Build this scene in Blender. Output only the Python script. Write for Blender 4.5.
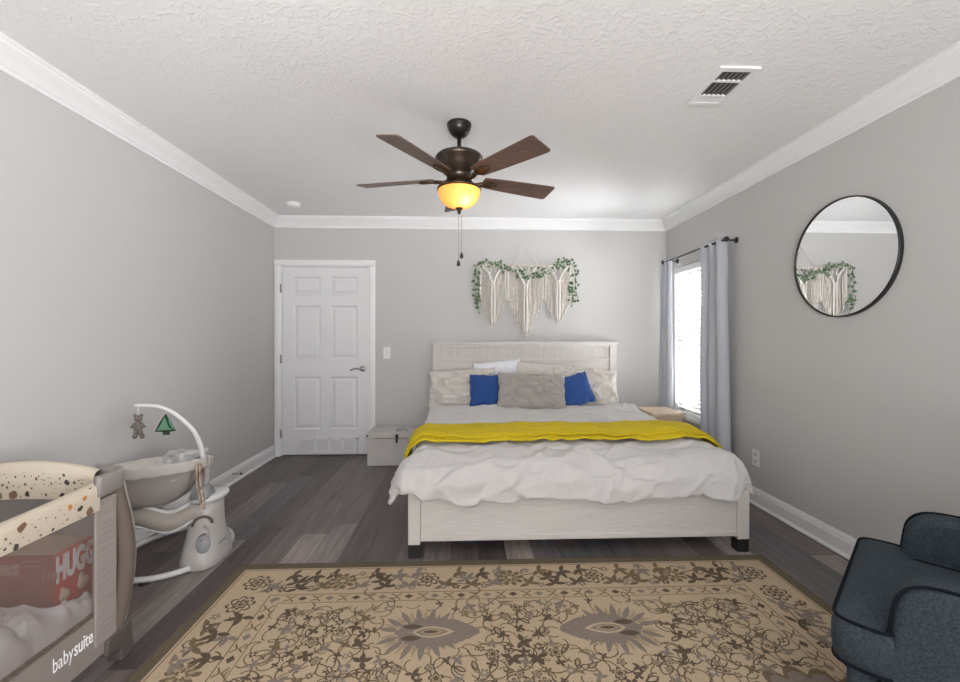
import bpy, bmesh, random
from math import sin, cos, pi, atan, atan2, hypot, sqrt, radians, floor
from mathutils import Vector, Matrix, noise

S = bpy.context.scene
C = S.collection
for o in list(bpy.data.objects):
    bpy.data.objects.remove(o)

# ------------------------------------------------------------------ camera, light, exposure
F_PX = 427.0
YAW = atan(15.65 / F_PX)
cam_d = bpy.data.cameras.new('camera')
cam = bpy.data.objects.new('camera', cam_d)
C.objects.link(cam)
cam.location = (0, 0, 1.25)
cam.rotation_euler = (pi / 2, 0, -YAW)
cam_d.sensor_width = 36
cam_d.lens = F_PX * 36 / 960
cam_d.shift_y = -4 / 960
cam_d.clip_start = 0.02
S.camera = cam

S.view_settings.view_transform = 'Standard'
S.view_settings.look = 'None'
S.view_settings.gamma = 1
S.view_settings.use_curve_mapping = False
S.view_settings.exposure = 0.90

W = bpy.data.worlds.new('sky')
S.world = W
W.use_nodes = True
wb = W.node_tree.nodes['Background']
wb.inputs['Color'].default_value = (0.95, 0.955, 1.0, 1)
wb.inputs['Strength'].default_value = 1.6


def area(name, loc, rot, sx, sy, power, col=(1, 1, 1), spread=180):
    d = bpy.data.lights.new(name, 'AREA')
    d.shape = 'RECTANGLE'
    d.size, d.size_y = sx, sy
    d.energy = power
    d.color = col
    d.spread = radians(spread)
    o = bpy.data.objects.new(name, d)
    o.location = loc
    o.rotation_euler = rot
    C.objects.link(o)
    return o


# daylight through the bedroom window on the right; rear and side lamps are added fill
area('daylight_right', (2.62, 3.95, 1.20), (0, radians(98), 0), 1.7, 1.1, 225, (0.95, 0.965, 1.0))
area('rear_fill', (0.1, -1.95, 1.45), (radians(90), 0, 0), 3.2, 1.7, 38, (1.0, 0.98, 0.975))
area('side_fill', (2.62, -0.65, 1.35), (0, radians(92), 0), 1.6, 1.3, 85, (0.97, 0.965, 1.0))
# added lamp, low outside the rear window, tilted up to fill the ceiling
area('ceiling_fill', (0.1, -2.9, 0.15), (radians(128), 0, 0), 3.6, 1.6, 275, (0.99, 0.980, 0.985))

# ------------------------------------------------------------------ room measures
XL, XR, YB, YR, ZC = -1.995, 2.185, 4.55, -1.6, 2.5
TH = 0.14


# ------------------------------------------------------------------ materials
def N(nt, kind, **kw):
    n = nt.nodes.new(kind)
    for k, v in kw.items():
        setattr(n, k, v)
    return n


def mat(name, col, rough=0.6, metal=0.0, var=0.0, vscale=8.0, stretch=(1, 1, 1), col2=None,
        bump=0.0, bscale=60.0, bstretch=None, spec=0.5, sheen=0.0, trans=0.0):
    """principled surface with a noise variation of its own colour and a noise bump"""
    m = bpy.data.materials.new(name)
    m.use_nodes = True
    nt = m.node_tree
    b = nt.nodes['Principled BSDF']
    b.inputs['Base Color'].default_value = (*col, 1)
    b.inputs['Roughness'].default_value = rough
    b.inputs['Metallic'].default_value = metal
    b.inputs['Specular IOR Level'].default_value = spec
    if sheen:
        b.inputs['Sheen Weight'].default_value = sheen
    tc = N(nt, 'ShaderNodeTexCoord')
    if var or col2:
        mp = N(nt, 'ShaderNodeMapping')
        mp.inputs['Scale'].default_value = stretch
        nz = N(nt, 'ShaderNodeTexNoise')
        nz.inputs['Scale'].default_value = vscale
        nz.inputs['Detail'].default_value = 5
        nt.links.new(tc.outputs['Object'], mp.inputs['Vector'])
        nt.links.new(mp.outputs['Vector'], nz.inputs['Vector'])
        r = N(nt, 'ShaderNodeValToRGB')
        c2 = col2 or tuple(min(1, c * (1 + var)) for c in col)
        c1 = col if col2 else tuple(c * (1 - var) for c in col)
        r.color_ramp.elements[0].position = 0.3
        r.color_ramp.elements[1].position = 0.7
        r.color_ramp.elements[0].color = (*c1, 1)
        r.color_ramp.elements[1].color = (*c2, 1)
        nt.links.new(nz.outputs['Fac'], r.inputs['Fac'])
        nt.links.new(r.outputs['Color'], b.inputs['Base Color'])
    if bump:
        mp2 = N(nt, 'ShaderNodeMapping')
        mp2.inputs['Scale'].default_value = bstretch or (1, 1, 1)
        nz2 = N(nt, 'ShaderNodeTexNoise')
        nz2.inputs['Scale'].default_value = bscale
        nz2.inputs['Detail'].default_value = 3
        bp = N(nt, 'ShaderNodeBump')
        bp.inputs['Strength'].default_value = bump
        bp.inputs['Distance'].default_value = 0.01
        nt.links.new(tc.outputs['Object'], mp2.inputs['Vector'])
        nt.links.new(mp2.outputs['Vector'], nz2.inputs['Vector'])
        nt.links.new(nz2.outputs['Fac'], bp.inputs['Height'])
        nt.links.new(bp.outputs['Normal'], b.inputs['Normal'])
    if trans:
        out = nt.nodes['Material Output']
        t = N(nt, 'ShaderNodeBsdfTranslucent')
        t.inputs['Color'].default_value = (*col, 1)
        mx = N(nt, 'ShaderNodeMixShader')
        mx.inputs['Fac'].default_value = trans
        nt.links.new(b.outputs[0], mx.inputs[1])
        nt.links.new(t.outputs[0], mx.inputs[2])
        nt.links.new(mx.outputs[0], out.inputs['Surface'])
    return m


def see_through(name, col, alpha, rough=0.8):
    m = bpy.data.materials.new(name)
    m.use_nodes = True
    nt = m.node_tree
    b = nt.nodes['Principled BSDF']
    b.inputs['Base Color'].default_value = (*col, 1)
    b.inputs['Roughness'].default_value = rough
    t = N(nt, 'ShaderNodeBsdfTransparent')
    mx = N(nt, 'ShaderNodeMixShader')
    mx.inputs['Fac'].default_value = alpha
    nt.links.new(t.outputs[0], mx.inputs[1])
    nt.links.new(b.outputs[0], mx.inputs[2])
    nt.links.new(mx.outputs[0], nt.nodes['Material Output'].inputs['Surface'])
    return m


def window_glass(name):
    m = bpy.data.materials.new(name)
    m.use_nodes = True
    nt = m.node_tree
    nt.nodes.remove(nt.nodes['Principled BSDF'])
    t = N(nt, 'ShaderNodeBsdfTransparent')
    t.inputs['Color'].default_value = (0.97, 0.97, 0.97, 1)
    g = N(nt, 'ShaderNodeBsdfGlossy')
    g.inputs['Roughness'].default_value = 0.02
    fr = N(nt, 'ShaderNodeFresnel')
    fr.inputs['IOR'].default_value = 1.45
    mx = N(nt, 'ShaderNodeMixShader')
    nt.links.new(fr.outputs[0], mx.inputs['Fac'])
    nt.links.new(t.outputs[0], mx.inputs[1])
    nt.links.new(g.outputs[0], mx.inputs[2])
    nt.links.new(mx.outputs[0], nt.nodes['Material Output'].inputs['Surface'])
    return m


def plank_floor():
    m = bpy.data.materials.new('vinyl_planks')
    m.use_nodes = True
    nt = m.node_tree
    L = nt.links.new
    b = nt.nodes['Principled BSDF']
    geo = N(nt, 'ShaderNodeNewGeometry')
    sp = N(nt, 'ShaderNodeSeparateXYZ')
    L(geo.outputs['Position'], sp.inputs[0])

    def M(op, a, bb=None):
        n = N(nt, 'ShaderNodeMath', operation=op)
        for i, v in enumerate((a, bb)):
            if v is None:
                continue
            if isinstance(v, (int, float)):
                n.inputs[i].default_value = v
            else:
                L(v, n.inputs[i])
        return n.outputs[0]
    u = M('DIVIDE', M('ADD', sp.outputs['X'], 7.03), 0.158)
    ui = M('FLOOR', u)
    wn = N(nt, 'ShaderNodeTexWhiteNoise', noise_dimensions='1D')
    L(ui, wn.inputs['W'])
    v = M('ADD', M('DIVIDE', sp.outputs['Y'], 1.22), M('MULTIPLY', wn.outputs['Value'], 7.0))
    vi = M('FLOOR', v)
    cb = N(nt, 'ShaderNodeCombineXYZ')
    L(ui, cb.inputs[0])
    L(vi, cb.inputs[1])
    wn2 = N(nt, 'ShaderNodeTexWhiteNoise', noise_dimensions='2D')
    L(cb.outputs[0], wn2.inputs['Vector'])
    ramp = N(nt, 'ShaderNodeValToRGB')
    cr = ramp.color_ramp
    cols = [(0.0, (0.070, 0.057, 0.055)), (0.25, (0.112, 0.088, 0.082)), (0.5, (0.160, 0.131, 0.121)),
            (0.68, (0.102, 0.100, 0.104)), (0.84, (0.250, 0.212, 0.194)), (1.0, (0.35, 0.30, 0.27))]
    while len(cr.elements) < len(cols):
        cr.elements.new(0.5)
    for e, (p, c) in zip(cr.elements, cols):
        e.position = p
        e.color = (*c, 1)
    L(wn2.outputs['Value'], ramp.inputs['Fac'])
    # grain: noise stretched along the plank, offset per plank
    gv = N(nt, 'ShaderNodeCombineXYZ')
    L(M('MULTIPLY', sp.outputs['X'], 42.0), gv.inputs[0])
    L(M('MULTIPLY', sp.outputs['Y'], 2.6), gv.inputs[1])
    L(M('MULTIPLY', wn2.outputs['Value'], 50.0), gv.inputs[2])
    nz = N(nt, 'ShaderNodeTexNoise')
    nz.inputs['Scale'].default_value = 1.0
    nz.inputs['Detail'].default_value = 7
    nz.inputs['Roughness'].default_value = 0.62
    nz.inputs['Distortion'].default_value = 0.6
    L(gv.outputs[0], nz.inputs['Vector'])
    gr = N(nt, 'ShaderNodeMapRange')
    gr.inputs['From Min'].default_value = 0.25
    gr.inputs['From Max'].default_value = 0.75
    gr.inputs['To Min'].default_value = 0.55
    gr.inputs['To Max'].default_value = 1.55
    L(nz.outputs['Fac'], gr.inputs['Value'])
    mul = N(nt, 'ShaderNodeVectorMath', operation='SCALE')
    L(ramp.outputs['Color'], mul.inputs[0])
    L(gr.outputs['Result'], mul.inputs['Scale'])
    # seams
    fu = M('FRACT', u)
    fv = M('FRACT', v)
    su = M('LESS_THAN', fu, 0.014)
    sv = M('LESS_THAN', fv, 0.0025)
    seam = M('MAXIMUM', su, sv)
    mx = N(nt, 'ShaderNodeMix', data_type='RGBA')
    L(seam, mx.inputs['Factor'])
    L(mul.outputs[0], mx.inputs['A'])
    mx.inputs['B'].default_value = (0.03, 0.026, 0.024, 1)
    L(mx.outputs['Result'], b.inputs['Base Color'])
    b.inputs['Roughness'].default_value = 0.42
    bp = N(nt, 'ShaderNodeBump')
    bp.inputs['Strength'].default_value = 0.12
    bp.inputs['Distance'].default_value = 0.004
    L(nz.outputs['Fac'], bp.inputs['Height'])
    L(bp.outputs['Normal'], b.inputs['Normal'])
    return m


def ceiling_mat():
    m = bpy.data.materials.new('knockdown_plaster')
    m.use_nodes = True
    nt = m.node_tree
    L = nt.links.new
    b = nt.nodes['Principled BSDF']
    b.inputs['Base Color'].default_value = (0.80, 0.80, 0.80, 1)
    b.inputs['Roughness'].default_value = 0.9
    geo = N(nt, 'ShaderNodeNewGeometry')
    nz = N(nt, 'ShaderNodeTexNoise')
    nz.inputs['Scale'].default_value = 24
    nz.inputs['Detail'].default_value = 3
    nz.inputs['Distortion'].default_value = 1.4
    L(geo.outputs['Position'], nz.inputs['Vector'])
    r = N(nt, 'ShaderNodeValToRGB')
    r.color_ramp.elements[0].position = 0.5
    r.color_ramp.elements[1].position = 0.58
    L(nz.outputs['Fac'], r.inputs['Fac'])
    bp = N(nt, 'ShaderNodeBump')
    bp.inputs['Strength'].default_value = 0.38
    bp.inputs['Distance'].default_value = 0.004
    L(r.outputs['Color'], bp.inputs['Height'])
    L(bp.outputs['Normal'], b.inputs['Normal'])
    return m


M = dict(
    wall=mat('wall_paint', (0.537, 0.530, 0.517), 0.85, bump=0.04, bscale=140),
    ceiling=ceiling_mat(),
    white=mat('white_trim_paint', (0.82, 0.82, 0.82), 0.4),
    door=mat('door_paint', (0.74, 0.74, 0.745), 0.45),
    floor=plank_floor(),
    nickel=mat('brushed_nickel', (0.35, 0.34, 0.33), 0.32, 1.0),
    bronze=mat('dark_bronze', (0.030, 0.026, 0.024), 0.30, 0.6),
    bronze_warm=mat('aged_bronze', (0.10, 0.065, 0.035), 0.35, 0.8),
    blade=mat('walnut_blade', (0.135, 0.080, 0.060), 0.38, var=0.35, vscale=14, stretch=(1, 8, 1), spec=0.4),
    black=mat('black_metal', (0.012, 0.012, 0.013), 0.4),
    blackplastic=mat('black_plastic', (0.014, 0.014, 0.015), 0.55),
    dark=mat('dark_cavity', (0.02, 0.02, 0.02), 0.9),
    plate=mat('white_plastic', (0.80, 0.80, 0.79), 0.35),
    bedwood=mat('whitewashed_wood', (0.60, 0.575, 0.54), 0.62, var=0.085, vscale=9, stretch=(0.8, 10, 22), bump=0.10, bscale=16, bstretch=(0.8, 10, 22)),
    bedband=mat('sawn_whitewashed_wood', (0.56, 0.535, 0.51), 0.7, var=0.10, vscale=5, stretch=(14, 1, 1.2), bump=0.3, bscale=6, bstretch=(14, 1, 1.5)),
    mattress=mat('mattress_cloth', (0.72, 0.72, 0.73), 0.9, bump=0.05, bscale=200),
    duvet=mat('oat_white_cotton', (0.585, 0.57, 0.555), 0.95, var=0.035, vscale=90, bump=0.22, bscale=55, sheen=0.2),
    yellow=mat('yellow_knit', (0.60, 0.455, 0.004), 0.9, var=0.07, vscale=60, bump=0.15, bscale=120),
    cream=mat('cream_cotton', (0.63, 0.595, 0.545), 0.95, var=0.04, vscale=40, bump=0.12, bscale=60, sheen=0.2),
    whitecot=mat('white_cotton', (0.78, 0.79, 0.82), 0.95, bump=0.1, bscale=60),
    greige=mat('greige_linen', (0.385, 0.36, 0.325), 0.95, var=0.06, vscale=120, bump=0.2, bscale=200, sheen=0.2),
    blue=mat('royal_blue_linen', (0.012, 0.062, 0.24), 0.85, var=0.18, vscale=120, bump=0.2, bscale=200, sheen=0.2),
    trunk=mat('cream_trunk_paint', (0.55, 0.525, 0.495), 0.6, var=0.06, vscale=6),
    pine=mat('light_pine', (0.62, 0.49, 0.36), 0.5, var=0.12, vscale=5, stretch=(1, 9, 1)),
    curtain=mat('pale_blue_grey_curtain', (0.52, 0.535, 0.575), 0.8, bump=0.05, bscale=200, trans=0.12),
    blind=mat('white_blind', (0.86, 0.86, 0.84), 0.5, trans=0.05),
    cord=mat('natural_cotton_cord', (0.70, 0.645, 0.59), 0.95, var=0.12, vscale=30),
    cordlight=mat('white_cotton_cord', (0.74, 0.70, 0.66), 0.95),
    dowel=mat('pale_dowel', (0.62, 0.52, 0.40), 0.6),
    leaf=mat('ivy_leaf', (0.012, 0.045, 0.016), 0.6, col2=(0.16, 0.25, 0.11), vscale=30),
    vine=mat('vine_stem', (0.10, 0.17, 0.06), 0.7),
    mirror=mat('mirror_glass', (0.93, 0.94, 0.94), 0.0, 1.0),
    rugedge=mat('olive_brown_pile', (0.125, 0.098, 0.062), 1.0, var=0.12, vscale=160, bump=0.3, bscale=300),
    rugbeige=mat('beige_pile', (0.49, 0.375, 0.25), 1.0, var=0.10, vscale=120, bump=0.3, bscale=300),
    rugbrown=mat('dark_brown_pile', (0.105, 0.075, 0.048), 1.0, var=0.15, vscale=120),
    rugtaupe=mat('taupe_grey_pile', (0.225, 0.185, 0.150), 1.0, var=0.15, vscale=120),
    rugtan=mat('tan_pile', (0.36, 0.275, 0.175), 1.0, var=0.12, vscale=120),
    rugolive=mat('olive_pile', (0.165, 0.118, 0.066), 1.0, var=0.15, vscale=120),
    chair=mat('blue_grey_tweed', (0.021, 0.030, 0.038), 0.95, col2=(0.052, 0.069, 0.083), vscale=170, bump=0.3, bscale=250, spec=0.3),
    piping=mat('dark_blue_piping', (0.006, 0.009, 0.013), 0.9, spec=0.15),
    chairleg=mat('dark_stained_leg', (0.03, 0.02, 0.015), 0.4),
    taupe=mat('taupe_fabric', (0.235, 0.205, 0.185), 0.9, bump=0.08, bscale=250),
    tube=mat('taupe_brown_fabric', (0.125, 0.098, 0.080), 0.8, bump=0.15, bscale=160, bstretch=(0.2, 0.2, 3)),
    ribbed=mat('pale_ribbed_fabric', (0.29, 0.255, 0.235), 0.9, bump=0.6, bscale=14, bstretch=(0.3, 0.3, 6)),
    capgrey=mat('taupe_plastic', (0.235, 0.215, 0.20), 0.3),
    footgrey=mat('dark_taupe_plastic', (0.095, 0.083, 0.075), 0.4),
    mesh=see_through('taupe_mesh', (0.20, 0.155, 0.135), 0.30),
    print_=mat('cream_print_cloth', (0.53, 0.465, 0.365), 0.9),
    printdark=mat('print_charcoal', (0.055, 0.045, 0.042), 0.9),
    printorange=mat('print_orange', (0.50, 0.20, 0.035), 0.9),
    printbrown=mat('print_brown', (0.17, 0.10, 0.06), 0.9),
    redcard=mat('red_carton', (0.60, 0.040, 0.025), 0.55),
    redcard_shade=mat('shaded_red_carton', (0.24, 0.085, 0.06), 0.65),  # same red card, with the shade on its camera-facing side put into the colour
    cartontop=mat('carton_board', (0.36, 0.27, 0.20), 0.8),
    printwhite=mat('carton_white_print', (0.92, 0.92, 0.93), 0.5),
    printfaint=mat('carton_faint_print', (0.37, 0.22, 0.19), 0.6),
    printcream=mat('carton_cream_print', (0.80, 0.68, 0.50), 0.5),
    bag=mat('crumpled_white_plastic', (0.80, 0.78, 0.78), 0.25, bump=0.5, bscale=26, trans=0.2),
    pad=mat('tan_striped_pad', (0.42, 0.33, 0.23), 0.8, col2=(0.60, 0.50, 0.38), vscale=9, stretch=(1, 5, 1)),
    swingcream=mat('swing_cream_plastic', (0.47, 0.445, 0.42), 0.4),
    swingwhite=mat('swing_white_plastic', (0.62, 0.615, 0.60), 0.35),
    swinggrey=mat('swing_grey_cloth', (0.36, 0.33, 0.305), 0.9, bump=0.08, bscale=150),
    swingbeige=mat('swing_beige_cloth', (0.36, 0.325, 0.285), 0.9),
    swingbind=mat('swing_pale_cloth', (0.45, 0.42, 0.39), 0.9),
    knob=mat('grey_knob', (0.30, 0.31, 0.32), 0.5),
    strapbrown=mat('brown_strap', (0.22, 0.12, 0.075), 0.8, col2=(0.60, 0.50, 0.42), vscale=40),
    leafprint=mat('leaf_print_cloth', (0.23, 0.235, 0.22), 0.9, col2=(0.62, 0.62, 0.59), vscale=26),
    bear=mat('speckled_plush', (0.085, 0.072, 0.06), 0.95, col2=(0.20, 0.175, 0.15), vscale=90),
    felt=mat('green_felt', (0.11, 0.24, 0.15), 0.95, var=0.1, vscale=60),
    feltdark=mat('black_green_felt', (0.008, 0.030, 0.016), 0.95),
    trunkfelt=mat('dark_felt', (0.035, 0.05, 0.04), 0.95),
    glass=window_glass('clear_pane'),
    vent=mat('vent_white', (0.76, 0.76, 0.76), 0.4),
)


# ------------------------------------------------------------------ geometry helper
ROOTS = {}


class MB:
    def __init__(self):
        self.v, self.f, self.m, self.s = [], [], [], []

    def add(self, vs, fs, mi=0, sm=False):
        b = len(self.v)
        self.v += [tuple(p) for p in vs]
        for f in fs:
            self.f.append([b + i for i in f])
            self.m.append(mi)
            self.s.append(sm)
        return self

    def box(self, x0, x1, y0, y1, z0, z1, mi=0, R=None, c=None):
        vs = [Vector((x, y, z)) for z in (z0, z1) for y in (y0, y1) for x in (x0, x1)]
        if R is not None:
            c = Vector(c)
            vs = [c + R @ (p - c) for p in vs]
        return self.add(vs, [(0, 2, 3, 1), (4, 5, 7, 6), (0, 1, 5, 4), (2, 6, 7, 3), (0, 4, 6, 2), (1, 3, 7, 5)], mi)

    def tube(self, path, r, n=8, mi=0, cap=True, flat=None, closed=False):
        P = [Vector(p) for p in path]
        k = len(P)
        rs = r if isinstance(r, (list, tuple)) else [r] * k
        vs, fs = [], []
        up = None
        for i in range(k):
            if closed:
                t = (P[(i + 1) % k] - P[i - 1])
            else:
                t = P[min(i + 1, k - 1)] - P[max(i - 1, 0)]
            t.normalize()
            if up is None:
                up = Vector((0, 0, 1)) if abs(t.z) < 0.9 else Vector((1, 0, 0))
            a = t.cross(up)
            if a.length < 1e-5:
                a = t.cross(Vector((0, 1, 0)))
            a.normalize()
            b2 = a.cross(t).normalized()
            up = b2
            for j in range(n):
                q = 2 * pi * j / n
                e = flat or 1.0
                vs.append(P[i] + a * (cos(q) * rs[i]) + b2 * (sin(q) * rs[i] * e))
        for i in range(k if closed else k - 1):
            i2 = (i + 1) % k
            for j in range(n):
                j2 = (j + 1) % n
                fs.append((i * n + j, i * n + j2, i2 * n + j2, i2 * n + j))
        if cap and not closed:
            fs.append(tuple(range(n))[::-1])
            fs.append(tuple((k - 1) * n + j for j in range(n)))
        return self.add(vs, fs, mi, True)

    def lathe(self, prof, c, n=32, mi=0, axis='z', sx=1, sy=1, R=None):
        """prof: list of (radius, height) around axis through c"""
        vs, fs = [], []
        k = len(prof)
        for (r, h) in prof:
            for j in range(n):
                q = 2 * pi * j / n
                p = Vector((r * cos(q) * sx, r * sin(q) * sy, h))
                if axis == 'x':
                    p = Vector((p.z, p.x, p.y))
                elif axis == 'y':
                    p = Vector((p.y, p.z, p.x))
                if R is not None:
                    p = R @ p
                vs.append(Vector(c) + p)
        for i in range(k - 1):
            for j in range(n):
                j2 = (j + 1) % n
                fs.append((i * n + j, i * n + j2, (i + 1) * n + j2, (i + 1) * n + j))
        if prof[0][0] > 1e-6:
            fs.append(tuple(range(n))[::-1])
        if prof[-1][0] > 1e-6:
            fs.append(tuple((k - 1) * n + j for j in range(n)))
        return self.add(vs, fs, mi, True)

    def ball(self, c, r, n=14, mi=0, s=(1, 1, 1), R=None):
        k = n // 2 + 1
        prof = [(max(1e-7, r * sin(pi * i / k)), -r * cos(pi * i / k)) for i in range(k + 1)]
        vs, fs = [], []
        for (rr, h) in prof:
            for j in range(n):
                q = 2 * pi * j / n
                p = Vector((rr * cos(q) * s[0], rr * sin(q) * s[1], h * s[2]))
                if R is not None:
                    p = R @ p
                vs.append(Vector(c) + p)
        for i in range(k):
            for j in range(n):
                j2 = (j + 1) % n
                fs.append((i * n + j, i * n + j2, (i + 1) * n + j2, (i + 1) * n + j))
        return self.add(vs, fs, mi, True)

    def prism(self, outline, fn, d0, d1, mi=0, sm=False):
        """outline of (a, b); fn(a, b, d) -> point"""
        n = len(outline)
        vs = [fn(a, b, d0) for a, b in outline] + [fn(a, b, d1) for a, b in outline]
        fs = [tuple(range(n))[::-1], tuple(range(n, 2 * n))]
        for i in range(n):
            j = (i + 1) % n
            fs.append((i, j, n + j, n + i))
        return self.add(vs, fs, mi, sm)

    def grid(self, fn, nu, nv, mi=0, sm=True):
        vs = [fn(i / nu, j / nv) for j in range(nv + 1) for i in range(nu + 1)]
        w = nu + 1
        fs = [(j * w + i, j * w + i + 1, (j + 1) * w + i + 1, (j + 1) * w + i) for j in range(nv) for i in range(nu)]
        return self.add(vs, fs, mi, sm)

    def poly(self, pts, mi=0):
        return self.add(pts, [tuple(range(len(pts)))], mi)

    def build(self, name, mats, parent=None, local=False, bevel=0, seg=2, solid=0, solid_off=-1, sub=0, fix=True, smooth_all=False):
        me = bpy.data.meshes.new(name)
        off = Vector((0, 0, 0))
        root = parent
        while root is not None and root.parent is not None:
            root = root.parent
        if root is not None and not local:
            off = ROOTS.get(root.name, Vector((0, 0, 0)))
        me.from_pydata([Vector(p) - off for p in self.v], [], self.f)
        if not isinstance(mats, (list, tuple)):
            mats = [mats]
        for m in mats:
            me.materials.append(m)
        for p, mi, s in zip(me.polygons, self.m, self.s):
            p.material_index = mi
            p.use_smooth = s or smooth_all
        if fix:
            bm = bmesh.new()
            bm.from_mesh(me)
            bmesh.ops.recalc_face_normals(bm, faces=bm.faces)
            bm.to_mesh(me)
            bm.free()
        me.update()
        o = bpy.data.objects.new(name, me)
        C.objects.link(o)
        if parent is not None:
            o.parent = parent
        if bevel:
            md = o.modifiers.new('bevel', 'BEVEL')
            md.width = bevel
            md.segments = seg
            md.limit_method = 'ANGLE'
            md.angle_limit = radians(40)
            md.harden_normals = False
            for p in me.polygons:
                p.use_smooth = True
            ws = o.modifiers.new('wn', 'WEIGHTED_NORMAL')
            ws.keep_sharp = False
        if solid:
            md = o.modifiers.new('solid', 'SOLIDIFY')
            md.thickness = solid
            md.offset = solid_off
        if sub:
            md = o.modifiers.new('sub', 'SUBSURF')
            md.levels = md.render_levels = sub
        return o


def tag(o, label, cat, group=None):
    o['label'] = label
    o['category'] = cat
    if group:
        o['group'] = group
    return o


def thing(name, label, cat, loc, group=None, rz=0):
    o = bpy.data.objects.new(name, None)
    C.objects.link(o)
    o.location = loc
    o.rotation_euler = (0, 0, rz)
    o.empty_display_size = 0.05
    ROOTS[o.name] = Vector(loc)
    return tag(o, label, cat, group)


def struct_root(name, loc):
    o = bpy.data.objects.new(name, None)
    C.objects.link(o)
    o.location = loc
    o['kind'] = 'structure'
    ROOTS[o.name] = Vector(loc)
    return o


def struct(o):
    o['kind'] = 'structure'
    return o


def text_mesh(name, s, size, mapfn, m, parent, extrude=0.0006, bold=0.0, spacing=1.0, shear=0.0, width=None):
    """letters as flat geometry; mapfn(u, v, d) -> world point"""
    cu = bpy.data.curves.new(name, 'FONT')
    cu.body = s
    cu.size = size
    cu.offset = bold
    cu.space_character = spacing
    cu.shear = shear
    cu.extrude = extrude
    cu.resolution_u = 3
    to = bpy.data.objects.new('tmp', cu)
    C.objects.link(to)
    dg = bpy.context.evaluated_depsgraph_get()
    dg.update()
    me = bpy.data.meshes.new_from_object(to.evaluated_get(dg))
    bpy.data.objects.remove(to)
    me.name = name
    root = parent
    while root.parent is not None:
        root = root.parent
    off = ROOTS[root.name]
    kx = width / max(v.co.x for v in me.vertices) if width else 1.0
    for v in me.vertices:
        v.co = Vector(mapfn(v.co.x * kx, v.co.y, v.co.z)) - off
    me.materials.clear()
    me.materials.append(m)
    o = bpy.data.objects.new(name, me)
    C.objects.link(o)
    o.parent = parent
    return o


def nz(x, y, z=0.0):
    return noise.noise(Vector((x, y, z)))


def smooth_path(pts, n=6):
    """Catmull-Rom through the points"""
    P = [Vector(p) for p in pts]
    out = []
    for i in range(len(P) - 1):
        p0, p1, p2, p3 = P[max(i - 1, 0)], P[i], P[i + 1], P[min(i + 2, len(P) - 1)]
        for k in range(n):
            t = k / n
            out.append(0.5 * ((2 * p1) + (p2 - p0) * t + (2 * p0 - 5 * p1 + 4 * p2 - p3) * t * t + (3 * p1 - p0 - 3 * p2 + p3) * t ** 3))
    out.append(P[-1])
    return out


# ------------------------------------------------------------------ room shell
struct(MB().box(XL - TH, XR + TH, YR - TH, YB + TH, -0.1, 0).build('floor', M['floor']))
struct(MB().box(XL - TH, XR + TH, YR - TH, YB + TH, ZC, ZC + 0.1).build('ceiling', M['ceiling']))
struct(MB().box(XL - TH, XL, YR, YB, 0, ZC).build('wall_left', M['wall']))

# back wall with the door opening
DX0, DX1, DZ = -1.925, -1.000, 2.0
b = MB()
b.box(XL - TH, DX0, YB, YB + TH, 0, ZC)
b.box(DX1, XR + TH, YB, YB + TH, 0, ZC)
b.box(DX0, DX1, YB, YB + TH, DZ, ZC)
struct(b.build('wall_back', M['wall']))

# right wall with the window opening
WY0, WY1, WZ0, WZ1 = 3.60, 4.36, 0.47, 1.965
b = MB()
SY0, SY1, SZ0, SZ1 = -1.30, 0.0, 0.55, 2.10  # opening for the added side window
b.box(XR, XR + TH, SY1, WY0, 0, ZC)
b.box(XR, XR + TH, YR, SY0, 0, ZC)
b.box(XR, XR + TH, SY0, SY1, 0, SZ0)
b.box(XR, XR + TH, SY0, SY1, SZ1, ZC)
b.box(XR, XR + TH, WY1, YB, 0, ZC)
b.box(XR, XR + TH, WY0, WY1, 0, WZ0)
b.box(XR, XR + TH, WY0, WY1, WZ1, ZC)
struct(b.build('wall_right', M['wall']))

# rear wall (behind the camera) with a wide unseen window added for fill light
b = MB()
RX0, RX1, RZ0, RZ1 = -1.5, 1.7, 0.62, 2.28
b.box(XL - TH, RX0, YR - TH, YR, 0, ZC)
b.box(RX1, XR + TH, YR - TH, YR, 0, ZC)
b.box(RX0, RX1, YR - TH, YR, 0, RZ0)
b.box(RX0, RX1, YR - TH, YR, RZ1, ZC)
struct(b.build('wall_rear', M['wall']))
w2 = struct_root('fill_window_2', (0, YR, 0))
b = MB()
for x in (RX0, -0.45, 0.62, RX1 - 0.05):
    b.box(x, x + 0.05, YR - 0.09, YR - 0.04, RZ0, RZ1)
b.box(RX0, RX1, YR - 0.09, YR - 0.04, RZ0, RZ0 + 0.05)
b.box(RX0, RX1, YR - 0.09, YR - 0.04, RZ1 - 0.05, RZ1)
b.build('window_frame', M['white'], w2)
MB().box(RX0, RX1, YR - 0.067, YR - 0.063, RZ0, RZ1).build('pane', M['glass'], w2)

w3 = struct_root('fill_window_3', (XR, -0.65, 0))  # unseen window, added so fill light reaches the left wall
b = MB()
for y in (SY0, -0.675, SY1 - 0.05):
    b.box(XR + 0.05, XR + 0.10, y, y + 0.05, SZ0, SZ1)
for z in (SZ0, SZ1 - 0.05):
    b.box(XR + 0.05, XR + 0.10, SY0, SY1, z, z + 0.05)
b.build('window_frame', M['white'], w3)
MB().box(XR + 0.073, XR + 0.077, SY0, SY1, SZ0, SZ1).build('pane', M['glass'], w3)

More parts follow.
